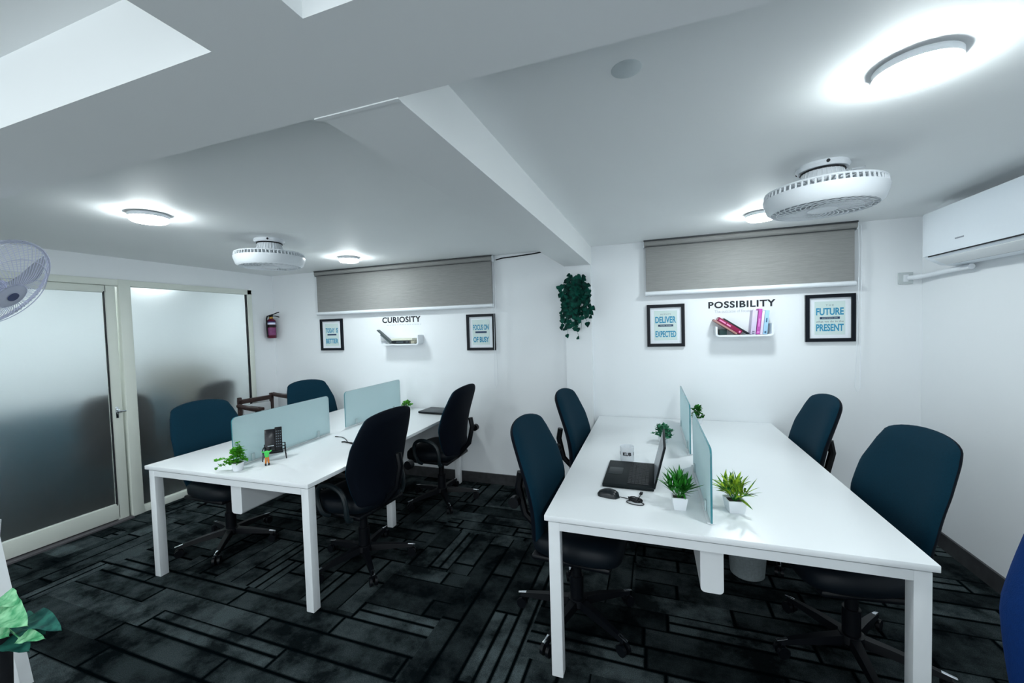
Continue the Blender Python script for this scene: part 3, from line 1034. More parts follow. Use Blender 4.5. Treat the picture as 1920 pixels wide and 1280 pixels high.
def bookmat(name, c): return mat(name, c, 0.45, var=0.08, scale=40)
PAGES = mat('book_pages', (0.75, 0.74, 0.68, 1), 0.8, var=0.08, scale=120)
def make_book(label, x, y, z, th, dp, h, tilt, col, group, flat=False, spine=None):
    """spine faces the room (-y); local z along the spine; tilt turns it about y"""
    t = thing('book', label, 'book', (x, y, z), 0, group)
    t.rotation_euler = (0, tilt, 0)
    M = bookmat('book_cover', col)
    c = MB()
    c.box((0, dp / 2, h / 2), (th, 0.003, h))
    for s in (-1, 1): c.box((s * (th / 2 - 0.0015), 0, h / 2), (0.003, dp, h))
    c.build('cover', M, t)
    c2 = MB()
    c2.box((0, -0.001, h / 2), (th - 0.006, dp - 0.006, h - 0.008))
    c2.build('pages', PAGES, t)
    # spine on the room side
    s_ = MB()
    s_.box((0, -dp / 2 - 0.001, h / 2), (th, 0.003, h), bevel=0.001)
    so = s_.build('spine', M, t)
    if spine is not None:
        pm = bookmat('spine_print', spine[0])
        for (z0, z1, w0) in spine[1]:
            MB().box((0, -dp / 2 - 0.0032, h * (z0 + z1) / 2), (th * w0, 0.001, h * (z1 - z0))).build('spine_print', pm, so)
    return t
YS = YB - 0.056
GB = 'books on the POSSIBILITY shelf'
zb = 1.478
make_book('pale lilac book standing nearest the leaning red books', 0.746, YS, zb, 0.036, 0.085, 0.190, R(5.5), (0.62, 0.56, 0.74, 1), GB, spine=((0.05, 0.06, 0.12, 1), ((0.03, 0.07, 0.55), (0.11, 0.14, 0.45))))
make_book('magenta book standing upright on the shelf', 0.780, YS, zb, 0.024, 0.088, 0.202, R(6), (0.52, 0.09, 0.42, 1), GB, spine=((0.72, 0.25, 0.62, 1), ((0.05, 0.12, 0.7), (0.3, 0.62, 0.35))))
make_book('thin white book between the magenta and pale blue books', 0.803, YS, zb, 0.018, 0.088, 0.186, R(6), (0.74, 0.68, 0.82, 1), GB)
make_book('pale blue book leaning on the shelf end', 0.829, YS, zb, 0.028, 0.085, 0.188, R(6), (0.36, 0.60, 0.80, 1), GB, spine=((0.03, 0.09, 0.2, 1), ((0.04, 0.13, 0.4), (0.5, 0.68, 0.3))))
make_book('thin black book lowest of the slanted stack, its end by the lilac book', 0.718, YS, zb + 0.0055, 0.012, 0.085, 0.215, R(-55), (0.01, 0.012, 0.02, 1), GB)
make_book('crimson book leaning at a slant over the shelf end', 0.6645, YS, zb + 0.0145, 0.034, 0.085, 0.205, R(-55), (0.24, 0.003, 0.055, 1), GB, spine=((0.8, 0.25, 0.5, 1), ((0.45, 0.62, 0.35), (0.66, 0.93, 0.3), (0.04, 0.1, 0.4))))
make_book('thin dusty pink book under the crimson book', 0.633, YS, zb + 0.0063, 0.014, 0.085, 0.205, R(-55), (0.42, 0.22, 0.20, 1), GB)
make_book('dark green book standing in the shelf corner under the slanted books', 0.537, YS + 0.01, zb, 0.055, 0.06, 0.044, 0, (0.006, 0.035, 0.035, 1), GB)
GC = 'books on the CURIOSITY shelf'
zc = 1.448
make_book('thin grey book leaning out over the shelf end', -2.672, YS, zc + 0.005, 0.011, 0.045, 0.235, R(-52), (0.05, 0.07, 0.075, 1), GC)
make_book('thin dark grey book under the leaning grey one', -2.6935, YS, zc + 0.0053, 0.012, 0.045, 0.155, R(-52), (0.10, 0.13, 0.135, 1), GC)
b = make_book('black book lying flat on the shelf with its spine to the room', -2.660, YS, zc + 0.017, 0.031, 0.085, 0.225, R(90), (0.004, 0.008, 0.012, 1), GC, spine=((0.10, 0.13, 0.15, 1), ((0.28, 0.66, 0.35), (0.80, 0.94, 0.3))))
b = make_book('cream book lying on the flat black book', -2.66, YS, zc + 0.045, 0.022, 0.085, 0.26, R(90), (0.68, 0.70, 0.58, 1), GC)
bx = MB().box((-2.40, YS, zc + 0.015 + 0.001), (0.045, 0.08, 0.030), bevel=0.002)
tag(bx.build('small_box', mat('beige_card', (0.36, 0.35, 0.28, 1), 0.7)), 'small beige box beside the flat black book', 'box')

# ------------------------------------------------------------------ fire extinguisher
fe = thing('fire_extinguisher', 'small red fire extinguisher hung beside the frosted partition', 'fire extinguisher', (XL + 0.062, 3.665, 1.54))
MB().lathe([(0, 0), (0.046, 0), (0.05, 0.008), (0.05, 0.20), (0.042, 0.222), (0.02, 0.236), (0, 0.238)], n=32).build('cylinder', mat('extinguisher_red', (0.10, 0.0015, 0.02, 1), 0.3), fe)
lb = MB()
lb.lathe([(0.0505, 0.035), (0.0505, 0.125)], n=28, cap=False, a0=R(-160), a1=R(20))
lb.build('label_panel', mat('label_mauve', (0.20, 0.045, 0.15, 1), 0.5, var=0.5, scale=60), fe)
lb = MB()
lb.lathe([(0.0505, 0.165), (0.0505, 0.188)], n=28, cap=False, a0=R(-160), a1=R(20))
lb.build('white_band', mat('label_white', (0.68, 0.72, 0.88, 1), 0.5), fe)
lb = MB()
lb.lathe([(0.0505, 0.188), (0.0505, 0.202)], n=28, cap=False, a0=R(-160), a1=R(20))
lb.build('blue_band', mat('label_blue', (0.03, 0.03, 0.16, 1), 0.5), fe)
MB().lathe([(0.0515, 0.135), (0.054, 0.139), (0.054, 0.155), (0.0515, 0.159)], n=32, cap=False).box((-0.055, 0, 0.147), (0.015, 0.04, 0.09)).build('strap', BLACK, fe)
MB().lathe([(0.02, 0.236), (0.024, 0.24), (0.024, 0.252), (0.012, 0.262), (0, 0.262)], n=20).build('brass_neck', mat('brass', (0.45, 0.25, 0.05, 1), 0.35, metal=0.6), fe)
vh = MB()
vh.box((0, 0, 0.27), (0.025, 0.04, 0.025), bevel=0.004)
vh.tube([(0, -0.02, 0.275), (0.012, 0.03, 0.292), (0.03, 0.07, 0.312), (0.035, 0.085, 0.315)], 0.006, n=8)
vh.tube([(0, 0.0, 0.27), (0.012, 0.05, 0.268), (0.03, 0.09, 0.256)], 0.0055, n=8)
vh.build('valve_handle', BLACK, fe)
MB().tube([(0, -0.02, 0.27), (0, -0.05, 0.265), (0, -0.062, 0.23), (0, -0.062, 0.10), (0, -0.056, 0.02)], 0.008, n=8).build('hose', BLACK, fe)

# ------------------------------------------------------------------ plants
def leaf(mb, p, d, L_, w, up_=Vector((0, 0, 1)), bend=0.25, slot=0, n=4, shape=1.0, fold=0.15):
    """a pointed or rounded blade from p along d"""
    d = d.normalized()
    s = d.cross(up_)
    if s.length < 1e-4: s = Vector((1, 0, 0))
    s.normalize()
    nn = s.cross(d).normalized()
    rows = []
    for i in range(n + 1):
        t = i / n
        c = p + d * (L_ * t) - Vector((0, 0, 1)) * (bend * L_ * t * t)
        wd = w * (math.sin(PI * min(1, t * 0.92 + 0.08) ** shape)) + 0.0003
        if i == n: wd = 0.0002
        rows.append([mb.bm.verts.new(c - s * wd + nn * wd * fold), mb.bm.verts.new(c - nn * wd * fold * 0.5), mb.bm.verts.new(c + s * wd + nn * wd * fold)])
    for a, b in zip(rows[:-1], rows[1:]):
        for k in range(2):
            f = mb.bm.faces.new((a[k], a[k + 1], b[k + 1], b[k]))
            f.material_index = slot
            f.smooth = True
GREEN = leaf_material('bright_green_leaf', (0.03, 0.22, 0.01, 1), (0.12, 0.48, 0.03, 1), 60)
DGREEN = leaf_material('deep_green_leaf', (0.008, 0.09, 0.012, 1), (0.03, 0.24, 0.02, 1), 60)
YGREEN = leaf_material('lime_leaf', (0.012, 0.13, 0.02, 1), (0.34, 0.50, 0.03, 1), 40)
BGREEN = leaf_material('blue_green_leaf', (0.02, 0.13, 0.07, 1), (0.07, 0.30, 0.16, 1), 60)
IVY = leaf_material('ivy_leaf', (0.0006, 0.018, 0.015, 1), (0.002, 0.080, 0.055, 1), 22)
POT = mat('white_pot', (0.80, 0.83, 0.87, 1), 0.35, var=0.01)
SOIL = mat('dark_soil', (0.02, 0.018, 0.014, 1), 0.9)
def pot_square(t, a0, a1, h):
    pm = MB()
    P = []
    for (a, z) in ((a0, 0), (a1, h), (a1 - 0.005, h), (a0 - 0.004, 0.012)):
        P.append([pm.bm.verts.new((x * a, y * a, z)) for x, y in ((-1, -1), (1, -1), (1, 1), (-1, 1))])
    for p, q in zip(P[:-1], P[1:]):
        for k in range(4): pm.bm.faces.new((p[k], p[(k + 1) % 4], q[(k + 1) % 4], q[k]))
    pm.bm.faces.new(P[0][::-1])
    pm.bm.faces.new(P[-1])
    o = pm.build('pot', POT, t)
    MB().box((0, 0, h * 0.78), (a1 * 1.8, a1 * 1.8, 0.004)).build('soil', SOIL, t)
    return o
def pot_round(t, r0, r1, h):
    MB().lathe([(0, 0), (r0, 0), (r1, h), (r1 - 0.004, h), (r0 - 0.003, 0.01), (0, 0.01)], n=28).build('pot', POT, t)
    MB().lathe([(0, h * 0.8), (r1 * 0.92, h * 0.8), (0, h * 0.801)], n=20).build('soil', SOIL, t)
rnd = random.Random(3)
def spiky_plant(label, loc, n, L0, L1, wd, m, spread=0.9, rz=0.0, group=None, bias=None, h=0.055, a0=0.024, a1=0.033, bend=0.2):
    t = thing('potted_plant', label, 'potted plant', loc, rz, group)
    pot_square(t, a0, a1, h)
    f = MB()
    # several stems that each carry a rosette of blades
    stems = MB()
    for k in range(9):
        a = 2 * PI * k / 9 + rnd.uniform(-.2, .2)
        tilt = rnd.uniform(0.15, spread) if k else 0.05
        d = Vector((math.sin(tilt) * math.cos(a), math.sin(tilt) * math.sin(a), math.cos(tilt)))
        if bias is not None: d = (d + bias * rnd.uniform(0, 1)).normalized()
        base = Vector((0, 0, h * 0.75))
        top = base + d * rnd.uniform(L0, L1) * 0.55
        stems.tube([base, base.lerp(top, .5), top], 0.0015, n=5)
        for i in range(n):
            q = base.lerp(top, 0.35 + 0.65 * i / n)
            b_ = Vector((rnd.gauss(0, 1), rnd.gauss(0, 1), rnd.gauss(0.2, 0.6))).normalized()
            dd = (d * 1.1 + b_ * 0.85).normalized()
            leaf(f, q, dd, rnd.uniform(L0, L1) * 0.52, wd * rnd.uniform(.7, 1.2), bend=rnd.uniform(0, bend), shape=0.9)
    f.build('foliage', m, t)
    stems.build('stem', DGREEN, t)
    return t
def bushy_plant(label, loc, n, rad, hh, size, m, group=None, arms=()):
    t = thing('potted_plant', label, 'potted plant', loc, 0, group)
    pot_round(t, 0.026, 0.034, 0.05)
    f = MB()
    st = MB()
    for k in range(n):
        a = rnd.uniform(0, 2 * PI)
        e = rnd.uniform(0.0, 1.0)
        rr = rad * math.sqrt(rnd.uniform(0, 1)) * (1 - 0.55 * e)
        p = Vector((rr * math.cos(a), rr * math.sin(a), 0.045 + hh * e))
        for q in range(3):
            d = Vector((rnd.gauss(0, 1), rnd.gauss(0, 1), rnd.gauss(0.5, 0.5)))
            leaf(f, p, d, size * rnd.uniform(.8, 1.3), size * 0.42, bend=0.1, n=4, shape=0.75)
        if k % 5 == 0: st.tube([(0, 0, 0.035), (p.x * .5, p.y * .5, p.z * .6), p], 0.0012, n=5)
    for (dx, dy, dz) in arms:
        pts = [Vector((0, 0, 0.045)).lerp(Vector((dx, dy, dz)), i / 7) + Vector((0, 0, 0.02 * math.sin(PI * i / 7))) for i in range(8)]
        st.tube(pts, 0.0012, n=5)
        for p in pts[2:]:
            for q in range(3):
                d = Vector((rnd.gauss(0, 1), rnd.gauss(0, 1), rnd.gauss(0.3, 0.5)))
                leaf(f, p, d, size * 1.0, size * 0.42, bend=0.1, shape=0.75)
    f.build('foliage', m, t)
    st.build('stem', DGREEN, t)
    return t
DZ = 0.7505
bushy_plant('bright green round leaved plant in a white pot by the phone stand', (-2.462, 1.775, DZ), 70, 0.055, 0.095, 0.022, GREEN, 'small potted plants on desks', arms=((-0.12, -0.05, 0.06), (-0.09, -0.07, 0.03), (0.01, 0, 0.18)))
bushy_plant('small bright green plant near the closed laptop', (-2.47, 3.62, DZ), 45, 0.055, 0.05, 0.024, GREEN, 'small potted plants on desks')
spiky_plant('deep green spiky plant in a white pot between divider and open laptop', (0.098, 1.945, DZ), 13, 0.12, 0.16, 0.0055, DGREEN, 0.75, 0.1, 'small potted plants on desks', h=0.058, bend=0.1)
spiky_plant('lime tipped spiky plant in a white pot on the empty half of the laptop desk', (0.328, 1.985, DZ), 9, 0.13, 0.19, 0.0065, YGREEN, 1.1, 0.2, 'small potted plants on desks', bias=Vector((0.45, -0.1, -0.15)), h=0.055, a0=0.030, a1=0.038, bend=0.35)
bushy_plant('blue green fine leaved plant behind the laptop screen', (0.052, 3.0, DZ), 110, 0.075, 0.075, 0.022, BGREEN, 'small potted plants on desks')
bushy_plant('green fuzzy plant by the wall behind the far divider', (0.335, 3.62, DZ), 80, 0.05, 0.10, 0.02, DGREEN, 'small potted plants on desks', arms=((-0.06, -0.02, 0.13),))

# hanging plant on the column
hp = thing('hanging_plant', 'dark trailing ivy hung high on the column between the two walls', 'hanging plant', (-0.648, YB - 0.055, 1.87))
MB().lathe([(0, -0.04), (0.05, -0.04), (0.07, 0.05), (0.064, 0.05), (0.046, -0.03), (0, -0.03)], c=(0, -0.075, 0), n=28).build('pot', POT, hp)
f = MB()
st = MB()
hr = random.Random(11)
def heart(p, d, s):
    leaf(f, p, d, s, s * 0.46, up_=Vector((0, -1, 0.2)), bend=0.15, shape=0.7, n=4)
for k in range(30):
    a = hr.uniform(0, 2 * PI)
    rr = hr.uniform(0.02, 0.14)
    x0 = rr * math.cos(a) * 1.05
    y0 = -0.085 - 0.06 * math.sin(a) - 0.02
    z0 = hr.uniform(0.04, 0.17)
    if y0 > -0.02: y0 = -0.03
    ln = hr.choice((0.14, 0.19, 0.24, 0.28)) if k < 25 else hr.uniform(0.30, 0.42)
    xe = x0 * 1.15 + hr.uniform(-0.03, 0.03)
    pts = [Vector((0, -0.075, 0.03)), Vector((x0 * .6, y0, z0)), Vector((x0, y0 - 0.01, z0 - 0.06))]
    m_ = 7
    for i in range(1, m_ + 1):
        pts.append(Vector((x0 + (xe - x0) * i / m_ + 0.008 * math.sin(i * 1.7 + k), min(-0.015, y0 - 0.01 + 0.03 * i / m_), z0 - 0.06 - ln * i / m_)))
    st.tube(pts, 0.0014, n=5)
    for i in range(1, len(pts)):
        cnt = 2 if i < 6 else 1
        for q in range(cnt):
            p = pts[i] + Vector((hr.uniform(-.018, .018), hr.uniform(-.012, .004), hr.uniform(-.015, .015)))
            d = Vector((hr.gauss(0, .8), -abs(hr.gauss(0, .35)), hr.gauss(-0.35, .6)))
            heart(p, d, hr.uniform(0.036, 0.054))
for (x, z) in ((-0.15, 0.01), (-0.145, -0.035), (-0.125, -0.12), (-0.155, -0.15)):
    heart(Vector((x, -0.06, z)), Vector((0.3, -0.2, -0.6)), 0.036)
    st.tube([(-0.05, -0.07, 0.05), (x * .8, -0.06, z + 0.03), (x, -0.06, z)], 0.0012, n=5)
f.build('foliage', IVY, hp)
st.build('stem', IVY, hp)

# pothos on a slanted white stand, cut off by the picture edge
ps = thing('plant_stand', 'white slanted stand at the picture edge behind the pale green leaves', 'plant stand', (-3.0, 0.95, 0))
sl = 0.311
for s in (1, -1):
    lg = MB()
    lg.prism([(0.0, 0.0), (0.0, 0.75), (-0.06, 0.75), (-0.06, 0.0)], (0, 0.02, 0), (1, 0, 0), (0, 0, 1), 0.04)
    for v in lg.bm.verts: v.co.x = s * (v.co.x + 0.237 - sl * v.co.z)
    lg.build('leg', STEEL_WHITE, ps)
MB().box((0, 0, 0.25), (0.26, 0.10, 0.02), bevel=0.003).build('shelf', STEEL_WHITE, ps)
POTHOS = leaf_material('pothos_leaf', (0.06, 0.30, 0.13, 1), (0.30, 0.62, 0.36, 1), 24)
POTHOS_D = leaf_material('pothos_dark_leaf', (0.004, 0.05, 0.045, 1), (0.02, 0.13, 0.10, 1), 24)
po = thing('potted_pothos', 'pale green broad leaved plant at the lower picture edge', 'potted plant', (-2.62, 0.80, 0))
MB().lathe([(0, 0), (0.055, 0), (0.07, 0.42), (0.065, 0.42), (0.05, 0.02), (0, 0.02)], n=28).build('pot', DARK, po)
f = MB()
st = MB()
def broad_leaf(mb, p, tip, w, up_, slot, droop=0.15):
    p, tip = Vector(p), Vector(tip)
    d = tip - p
    L_ = d.length
    side = d.cross(up_).normalized()
    nn = side.cross(d).normalized()
    rows = []
    n = 12
    for i in range(n + 1):
        t = i / n
        c = p + d * t + nn * (droop * L_ * (t - t * t) * 1.6)
        wd = w * (max(0.0, math.sin(PI * t ** 0.62)) ** 0.75) * (1 - 0.18 * t) + 0.0004
        row = []
        for q in (-1, -0.5, 0, 0.5, 1):
            row.append(mb.bm.verts.new(c + side * wd * q + nn * wd * 0.28 * abs(q) + nn * 0.004 * math.sin(t * 17 + q * 3)))
        rows.append(row)
    for a, b in zip(rows[:-1], rows[1:]):
        for k in range(4):
            fc = mb.bm.faces.new((a[k], a[k + 1], b[k + 1], b[k]))
            fc.material_index = slot
            fc.smooth = True
for (p, tip, w, slot) in (((-2.56, 0.80, 0.50), (-2.262, 0.79, 0.512), 0.062, 0), ((-2.56, 0.82, 0.54), (-2.405, 0.82, 0.545), 0.040, 0), ((-2.56, 0.79, 0.42), (-2.375, 0.78, 0.452), 0.040, 0),
                          ((-2.42, 0.84, 0.47), (-2.135, 0.83, 0.492), 0.042, 1), ((-2.36, 0.80, 0.435), (-2.175, 0.80, 0.475), 0.026, 0), ((-2.44, 0.84, 0.43), (-2.25, 0.83, 0.452), 0.034, 1), ((-2.60, 0.86, 0.40), (-2.40, 0.86, 0.40), 0.05, 1), ((-2.58, 0.84, 0.35), (-2.41, 0.84, 0.335), 0.045, 1)):
    p, tip = Vector(p) - Vector((-2.62, 0.80, 0)), Vector(tip) - Vector((-2.62, 0.80, 0))
    broad_leaf(f, p, tip, w, Vector((0.75, -0.35, 0.75)) if slot == 0 else Vector((0.3, -0.3, 0.9)), slot)
    st.tube([(0, 0, 0.38), (p.x * .5, p.y * .5, max(p.z, 0.40) + 0.03), p, p.lerp(tip, 0.3)], 0.003, n=6)
f.build('foliage', [POTHOS, POTHOS_D], po, angle=180)
st.build('stem', POTHOS, po)

# ------------------------------------------------------------------ open laptop, mouse, mug
lp = thing('laptop', 'open black laptop beside the mouse and the frosted divider', 'laptop', (-0.135, 2.285, DZ), R(-0.5))
# local: x towards the screen, y along the hinge
MB().box((0, 0, 0.011), (0.255, 0.375, 0.020), bevel=0.005).build('base', mat('laptop_black', (0.004, 0.008, 0.010, 1), 0.5, var=0.1, spec=0.2), lp)
kb = MB()
KEYM = mat('laptop_keys', (0.002, 0.004, 0.006, 1), 0.45, spec=0.35)
for i in range(6):
    for j in range(15):
        kb.box((0.005 + i * 0.0175, -0.155 + j * 0.0222, 0.0225), (0.0145, 0.0185, 0.003))
kb.build('keyboard', KEYM, lp)
MB().box((-0.075, 0.01, 0.0215), (0.075, 0.11, 0.0012), bevel=0.0004).build('trackpad', mat('trackpad_grey', (0.012, 0.017, 0.02, 1), 0.4, spec=0.3), lp)
ld = MB()
Mlid = Matrix.Rotation(R(14), 3, 'Y')
base = Vector((0.124, 0, 0.014))
ld.box(base + Mlid @ Vector((0.004, 0, 0.112)), (0.010, 0.372, 0.224), rot=Mlid, bevel=0.003)
lo = ld.build('lid', mat('laptop_lid_black', (0.003, 0.006, 0.008, 1), 0.5, spec=0.2), lp)
sc = MB()
sc.box(base + Mlid @ Vector((-0.0015, 0, 0.118)), (0.0012, 0.344, 0.190), rot=Mlid)
sc.build('screen', mat('laptop_screen_off', (0.22, 0.25, 0.28, 1), 0.25, var=0.05), lo)
mo = thing('computer_mouse', 'black mouse in front of the open laptop', 'computer mouse', (-0.222, 1.995, DZ), R(-12))
b2 = MB()
rings = []
for k in range(11):
    t = k / 10
    x = -0.056 + 0.112 * t
    w = 0.031 * math.sqrt(max(0.0, 1 - (2 * t - 1) ** 4)) + 0.0005
    hh = 0.037 * (math.sin(PI * (0.12 + 0.80 * (1 - t) ** 0.9)) ** 0.8) if 0 < k < 10 else 0.004
    hh = max(hh, 0.004)
    rings.append([b2.bm.verts.new((x, w * math.cos(PI * i / 12), 0.0 + hh * math.sin(PI * i / 12) ** 0.7 if 0 < i < 12 else 0.0)) for i in range(13)])
for a, b_ in zip(rings[:-1], rings[1:]):
    for i in range(12):
        fc = b2.bm.faces.new((a[i], a[i + 1], b_[i + 1], b_[i]))
        fc.smooth = True
for rg in (rings[0], rings[-1]): b2.bm.faces.new(rg)
b2.bm.faces.new([r_[0] for r_ in rings] + [r_[12] for r_ in rings][::-1])
b2.build('body', mat('mouse_black', (0.006, 0.009, 0.012, 1), 0.3), mo)
MB().cyl((0.03, -0.005, 0.028), (0.03, 0.005, 0.028), 0.006, n=14).build('scroll_wheel', BLACK, mo)
cd = MB()
pts = [(0.056, 0, 0.006), (0.08, 0.004, 0.004), (0.10, 0.0, 0.004)]
for k in range(46):
    a = k / 46 * 2 * PI * 3.3
    pts.append((0.132 + 0.032 * math.cos(a + PI), -0.004 + 0.017 * math.sin(a + PI) + 0.004 * math.sin(k), 0.005 + 0.0045 * (k // 14)))
cd.tube(pts, 0.0022, n=6)
cd.tube([(0.125 + 0.040 * math.cos(2 * PI * k / 30) + 0.012, -0.026 + 0.020 * math.sin(2 * PI * k / 30), 0.003) for k in range(30)], 0.002, n=6, closed=True)
cd.tube([(0.145, 0.01, 0.012), (0.143, 0.05, 0.012), (0.140, 0.085, 0.013)], 0.002, n=6)
cd.box((0.141, 0.074, 0.012), (0.014, 0.026, 0.008), rot=(0, 0, 0.05), bevel=0.002)
cd.box((0.135, -0.004, 0.010), (0.02, 0.04, 0.014), bevel=0.005)
cd.build('cord', BLACK, mo)
mg = thing('mug', 'white mug lettered KUB behind the open laptop', 'mug', (-0.166, 2.56, DZ))
MB().lathe([(0, 0.001), (0.040, 0.001), (0.0425, 0.005), (0.0425, 0.087), (0.041, 0.088), (0.0395, 0.086), (0.0395, 0.008), (0, 0.008)], n=40).build('body', PLASTIC_W, mg)
MB().tube([(0.041 * math.cos(R(60)) + 0.028 * math.sin(PI * k / 10) * math.cos(R(60)), 0.041 * math.sin(R(60)) + 0.028 * math.sin(PI * k / 10) * math.sin(R(60)), 0.044 + 0.028 * math.cos(PI * k / 10)) for k in range(11)], 0.0045, n=8).build('handle', PLASTIC_W, mg)
tm = text_mesh('KUB', 0.052, 0.022, 0.045, 0.0008)
bmesh.ops.subdivide_edges(tm, edges=[e for e in tm.edges if e.calc_length() > 0.006], cuts=2)
for v in tm.verts:
    ang = v.co.x / 0.0432 + R(-90) + 0.06
    r_ = 0.0427 + v.co.z
    v.co = Vector((r_ * math.cos(ang), r_ * math.sin(ang), 0.047 + v.co.y))
lm = MB()
lm._merge(tm, 0, False)
for a0 in (R(-152), R(-24)):
    lm.lathe([(0.0431, 0.037), (0.0431, 0.057)], n=3, cap=False, a0=a0 - 0.06, a1=a0 + 0.06)
lm.build('lettering', INK, mg)

# ------------------------------------------------------------------ things on the other desk
cl = thing('closed_laptop', 'closed black laptop lying by the back wall', 'laptop', (-2.075, 3.585, DZ), R(-4))
MB().box((0, 0, 0.008), (0.33, 0.23, 0.012), bevel=0.004).build('base', BLACK, cl)
MB().box((0, 0, 0.0185), (0.33, 0.23, 0.008), bevel=0.003).build('lid', mat('laptop_lid_dark', (0.010, 0.016, 0.022, 1), 0.35), cl)
MB().lathe([(0, 0.0225), (0.012, 0.0225), (0.012, 0.0231), (0, 0.0231)], n=20).build('emblem', mat('grey_emblem', (0.09, 0.10, 0.10, 1), 0.4), cl)
ph = thing('phone_stand', 'small black chair shaped phone stand in front of the frosted divider', 'phone stand', (-2.425, 2.005, DZ + 0.0038), R(47))
pb = MB()
for s in (-1, 1):
    pb.tube([(s * 0.069, -0.045, 0), (s * 0.064, -0.040, 0.045), (s * 0.064, -0.02, 0.05), (s * 0.059, 0.03, 0.045), (s * 0.064, 0.06, 0.0)], 0.0035, n=6)
    pb.tube([(s * 0.059, 0.03, 0.045), (s * 0.061, 0.045, 0.09)], 0.0035, n=6)
    pb.tube([(s * 0.066, -0.035, 0.075), (s * 0.064, 0.03, 0.075)], 0.0035, n=6)
    pb.tube([(s * 0.066, -0.035, 0.045), (s * 0.066, -0.035, 0.075)], 0.003, n=6)
for z in (0.05, 0.07, 0.09): pb.tube([(-0.061, 0.032 + (z - 0.05) * .3, z), (0.061, 0.032 + (z - 0.05) * .3, z)], 0.003, n=6)
pb.build('frame', BLACK, ph)
MB().box((0, -0.005, 0.045), (0.10, 0.06, 0.006), bevel=0.002).build('seat', BLACK, ph)
tilt = R(-10)
def on_stand(x, y):
    c, q = math.cos(R(47)), math.sin(R(47))
    return (-2.425 + x * c - y * q, 2.005 + x * q + y * c, DZ + 0.055)
ph1 = thing('phone', 'black phone leaning in the phone stand', 'phone', on_stand(-0.022, 0.0))
ph1.rotation_euler = (tilt, 0, R(47))
MB().box((0, 0, 0.074), (0.068, 0.009, 0.146), bevel=0.003).build('body', mat('phone_black', (0.004, 0.005, 0.009, 1), 0.2), ph1)
MB().box((0.0, -0.0048, 0.036), (0.036, 0.0006, 0.005)).build('marking', mat('phone_mark', (0.5, 0.55, 0.6, 1), 0.4), ph1)
ph2 = thing('remote_control', 'black remote control standing beside the phone in the stand', 'remote control', on_stand(0.026, -0.014))
ph2.rotation_euler = (tilt, 0, R(47))
MB().box((0, 0, 0.080), (0.042, 0.014, 0.158), bevel=0.004).build('body', BLACK, ph2)
kb = MB()
for i in range(7):
    for j in range(3):
        kb.box((-0.012 + j * 0.012, -0.0075, 0.03 + i * 0.017), (0.006, 0.002, 0.006))
kb.build('buttons', mat('remote_keys', (0.10, 0.13, 0.16, 1), 0.4), ph2)
fg = thing('toy_figure', 'tiny toy figure in green top and orange trousers by the phone stand', 'toy figure', (-2.362, 1.895, DZ), R(47))
fb = MB()
fb.lathe([(0.0, 0.052), (0.010, 0.053), (0.014, 0.075), (0.016, 0.086), (0.007, 0.092), (0, 0.093)], n=16)
for s in (-1, 1): fb.tube([(s * 0.013, 0, 0.085), (s * 0.022, -0.003, 0.088), (s * 0.026, -0.004, 0.094)], 0.004, n=7)
fb.build('top', mat('toy_green', (0.06, 0.62, 0.10, 1), 0.4), fg)
fb = MB()
for s in (-1, 1): fb.tube([(s * 0.005, 0, 0.056), (s * 0.007, -0.002, 0.035), (s * 0.008, 0.0, 0.013)], 0.0055, n=8)
fb.build('trousers', mat('toy_orange', (0.65, 0.20, 0.02, 1), 0.4), fg)
fb = MB()
for s in (-1, 1): fb.box((s * 0.009, -0.004, 0.006), (0.010, 0.020, 0.012), bevel=0.003)
fb.build('shoes', DARK, fg)
wr = MB()
wr.tube([(-2.42, 2.555, DZ + 0.0035), (-2.37, 2.56, DZ + 0.003), (-2.32, 2.535, DZ + 0.004), (-2.27, 2.50, DZ + 0.003), (-2.20, 2.44, DZ + 0.003), (-2.10, 2.40, DZ + 0.003)], 0.0028, n=6)
wr.box((-2.415, 2.556, DZ + 0.004), (0.03, 0.008, 0.006), bevel=0.001)
wr.tube([(-2.255, 2.435, DZ + 0.0055), (-2.235, 2.44, DZ + 0.007), (-2.15, 2.43, DZ + 0.0055)], 0.005, n=7)
tag(wr.build('charging_cable', BLACK), 'thin black cable lying on the desk by the far end of the near divider', 'cable')

# ------------------------------------------------------------------ air conditioner
aco = thing('air_conditioner', 'white split air conditioner high on the wall over the largest chair', 'air conditioner', (XR, 2.90, 1.94))
L_ = 0.86
bd = MB()
prof = [(0.0, 0.0), (0.0, 0.30), (-0.17, 0.30), (-0.20, 0.27), (-0.205, 0.03), (-0.19, 0.006), (-0.12, -0.035), (-0.04, -0.045)]
bd.prism(prof, (0, L_ / 2, 0), (1, 0, 0), (0, 0, 1), L_, smooth=False)
bd.build('body', mat('ac_white', (0.78, 0.84, 0.90, 1), 0.3, var=0.01), aco)
MB().box((-0.207, 0, 0.155), (0.006, L_ - 0.004, 0.27), bevel=0.003).build('front_panel', mat('ac_panel', (0.80, 0.86, 0.92, 1), 0.22, var=0.01), aco)
sl_ = MB()
sl_.box((-0.205, -0.02, 0.017), (0.006, L_ - 0.06, 0.006))
sl_.box((-0.118, -0.05, -0.037), (0.008, L_ - 0.12, 0.004))
sl_.build('vent_slot', DARK, aco)
vn = MB()
vn.box((-0.158, -0.03, -0.020), (0.075, L_ - 0.08, 0.006), rot=(0, R(30), 0), bevel=0.002)
vn.build('louvre', STEEL_WHITE, aco)
MB().box((-0.2105, 0.10, 0.085), (0.001, 0.07, 0.008)).build('badge', mat('ac_badge', (0.25, 0.28, 0.33, 1), 0.4), aco)
pp = MB()
